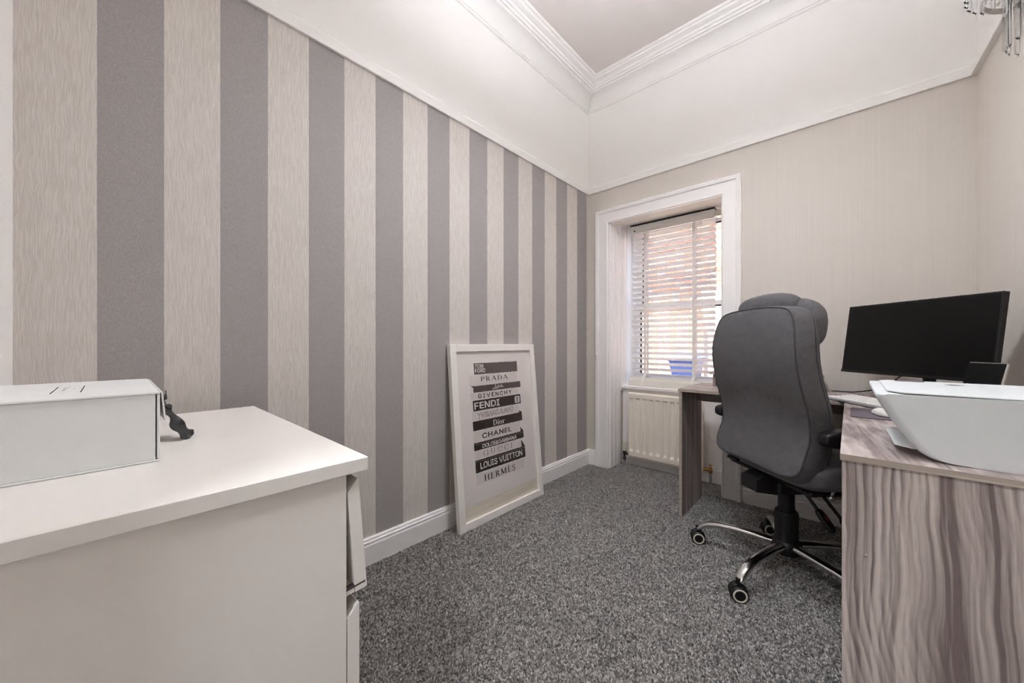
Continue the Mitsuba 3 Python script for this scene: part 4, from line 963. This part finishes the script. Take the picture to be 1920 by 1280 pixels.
for k, deg in enumerate((251, 180, 108, 36, 324)):
    a = math.radians(deg)
    dv = np.array([math.cos(a), math.sin(a), 0])
    path = spline([(0.035, 0.126), (0.13, 0.128), (0.225, 0.124), (0.290, 0.112), (0.330, 0.092), (0.352, 0.068)], 24)
    pts = np.array([C0 + dv * r + [0, 0, z] for r, z in path])
    side = np.cross(dv, [0, 0, 1.0])
    add(oc + '__base_leg', tube(pts, np.linspace(0.0235, 0.0185, 24), 18, flat=0.62, up=(0, 0, 1.0)), 'm_chrome', smooth=True)
    cc = C0 + dv * 0.355 + [0, 0, 0.031]
    ax = np.array([0.45, -0.89, 0]) if k in (0, 1, 2) else np.array([0.8, -0.6, 0])
    ax /= np.linalg.norm(ax)
    fx = np.cross([0, 0, 1.0], ax)
    cc = cc - fx * 0.012 * (-1 if k == 1 else 1) * 0
    cm = lambda m: mapped(m, cc, fx, np.array([0, 0, 1.0]), ax * -1.0 if np.linalg.det(np.stack([fx, [0, 0, 1.0], ax], 1)) < 0 else ax)
    hood = superell(0.033, 0.033, 0.010, 0.5, 1.0, 20, 28).apply_translation([0, 0.003, 0])
    ck = add(oc + '__castor', [cm(hood), tube([C0 + dv * 0.3555 + [0, 0, 0.085], C0 + dv * 0.3555 + [0, 0, 0.06], C0 + dv * 0.3555 + [0, 0, 0.045]], 0.009, 10)], 'm_black_plastic', smooth=40)
    for sg in (-1, 1):
        wm = lathe([(0.0, 0.008), (0.024, 0.008), (0.030, 0.011), (0.031, 0.016), (0.031, 0.022), (0.027, 0.026), (0.0, 0.0262)], n=28)
        wm.vertices[:, 2] *= sg
        if sg < 0:
            wm.invert()
        add(ck + '__wheel', cm(wm), 'm_black_plastic', smooth=40)
        rp = [(0.0185, 0.0258), (0.0195, 0.0272), (0.0240, 0.0272), (0.0262, 0.0255), (0.0185, 0.0258)]
        an = np.arange(28) * 2 * np.pi / 28
        rg = loft([np.stack([r * np.cos(an), r * np.sin(an), np.full(28, z)], 1) for r, z in rp], cap=False)
        rg.vertices[:, 2] *= sg
        if sg < 0:
            rg.invert()
        add(ck + '__wheel_ring', cm(rg), 'm_cream_plastic', label='cream ring')

# ------------------------------------------------------------------ crystal wall light on the right wall
wl = thing('wall_light', 'chrome wall light with hanging clear glass rods on the right wall', 'wall light')
wcx, wcy = right_x(1.985) - 0.002, 1.985
def half_ring(r, z0, z1, t=0.003):
    ang = np.radians(np.linspace(92.2, 272.2, 40) )
    rings = []
    for a in ang:
        d = np.array([math.cos(a), math.sin(a), 0])
        c = np.array([wcx - 0.004, wcy, 0])
        rings.append(np.array([c + d * r + [0, 0, z0], c + d * (r + t) + [0, 0, z0], c + d * (r + t) + [0, 0, z1], c + d * r + [0, 0, z1]]))
    return loft(rings)
add(wl + '__back_plate', bx(wcx - 0.010, wcx - 0.0005, wcy - 0.06, wcy + 0.06, 2.10, 2.42, 0.002), 'm_chrome')
add(wl + '__ring', half_ring(0.118, 2.134, 2.153), 'm_chrome', smooth=40)
add(wl + '__ring', half_ring(0.148, 2.32, 2.335), 'm_chrome', smooth=40)
add(wl + '__ring', half_ring(0.066, 2.24, 2.255), 'm_chrome', smooth=40)
add(wl + '__lamp_holder', lathe([(0.01, 2.17), (0.014, 2.172), (0.014, 2.23), (0.008, 2.232)], (wcx - 0.05, wcy, 0), 16), 'm_chrome', smooth=40)
add(wl + '__support_arm', tube([(wcx - 0.008, wcy, 2.19), (wcx - 0.03, wcy, 2.185), (wcx - 0.05, wcy, 2.18)], 0.005, 8), 'm_chrome')
def rod(x, y, z0, z1, r):
    return lathe([(r * 0.5, z0), (r, z0 + 0.004), (r, z1 - 0.004), (r * 0.5, z1)], (x, y, 0), 6)
for R_, n_, z0, z1 in ((0.152, 16, 2.166, 2.325), (0.070, 8, 1.955, 2.245)):
    for k in range(n_):
        a = math.radians(96 + 172 * k / (n_ - 1))
        x, y = wcx - 0.004 + R_ * math.cos(a), wcy + R_ * math.sin(a)
        rk = add(wl + '__glass_rod', rod(x, y, z0, z1, 0.0074), 'm_crystal')
        add(rk + '__hook', tube([(x, y, z0 - 0.006), (x + 0.0015, y, z0 - 0.003), (x, y, z0 + 0.001)], 0.0008, 5), 'm_valve_dark')
for k in range(7):
    a = math.radians(100 + 164 * k / 6)
    x, y = wcx - 0.004 + 0.109 * math.cos(a), wcy + 0.109 * math.sin(a)
    add(wl + '__crystal_bead', trimesh.creation.icosphere(1, 0.009).apply_translation([x, y, 2.163]), 'm_crystal')

# ------------------------------------------------------------------ added pendant above the upper edge of view, put in to light the room
ce = thing('added_pendant', 'added flat round white pendant lamp, unseen, hung to light the room', 'lamp')
lx, ly, lz = -0.45, 1.28, 2.40
add(ce + '__ceiling_rose', lathe([(0.012, CEIL - 0.035), (0.05, CEIL - 0.03), (0.055, CEIL - 0.001), (0.01, CEIL - 0.0005)], (lx, ly, 0), 32), 'm_gloss_white', smooth=40)
add(ce + '__cord', tube([(lx, ly, CEIL - 0.03), (lx, ly, 2.8), (lx, ly, lz + 0.05)], 0.004, 8), 'm_gloss_white')
add(ce + '__cap', lathe([(0.006, lz + 0.055), (0.02, lz + 0.05), (0.026, lz + 0.014), (0.01, lz + 0.013)], (lx, ly, 0), 24), 'm_brushed', smooth=40)
scene[ce + '__saucer'] = {**mikit.ply(lathe([(0.01, lz - 0.012), (0.10, lz - 0.009), (0.165, lz - 0.002), (0.17, lz), (0.165, lz + 0.002), (0.10, lz + 0.009), (0.027, lz + 0.011)], (lx, ly, 0), 48), 'm_added_lamp_face', smooth=40), 'emitter': {'type': 'area', 'radiance': {'type': 'rgb', 'value': ADDED_LAMP}}}
labels[ce + '__saucer'] = {'label': 'glowing flat opal saucer of the added lamp'}
hl = thing('added_hall_light', 'added round white hall ceiling light, unseen, lighting the room through the doorway', 'ceiling light')  # added lamp, never in view, fills the room from behind the camera
hx, hy = -0.05, -1.05
add(hl + '__base', lathe([(0.05, 2.645), (0.205, 2.645), (0.21, 2.65), (0.21, 2.695), (0.20, 2.699), (0.05, 2.6995)], (hx, hy, 0), 48), 'm_gloss_white', smooth=40)
scene[hl + '__diffuser'] = {**mikit.ply(lathe([(0.02, 2.585), (0.12, 2.590), (0.17, 2.605), (0.195, 2.625), (0.20, 2.644), (0.05, 2.6445)], (hx, hy, 0), 48), 'm_added_lamp_face', smooth=40), 'emitter': {'type': 'area', 'radiance': {'type': 'rgb', 'value': ADDED_HALL_LAMP}}}
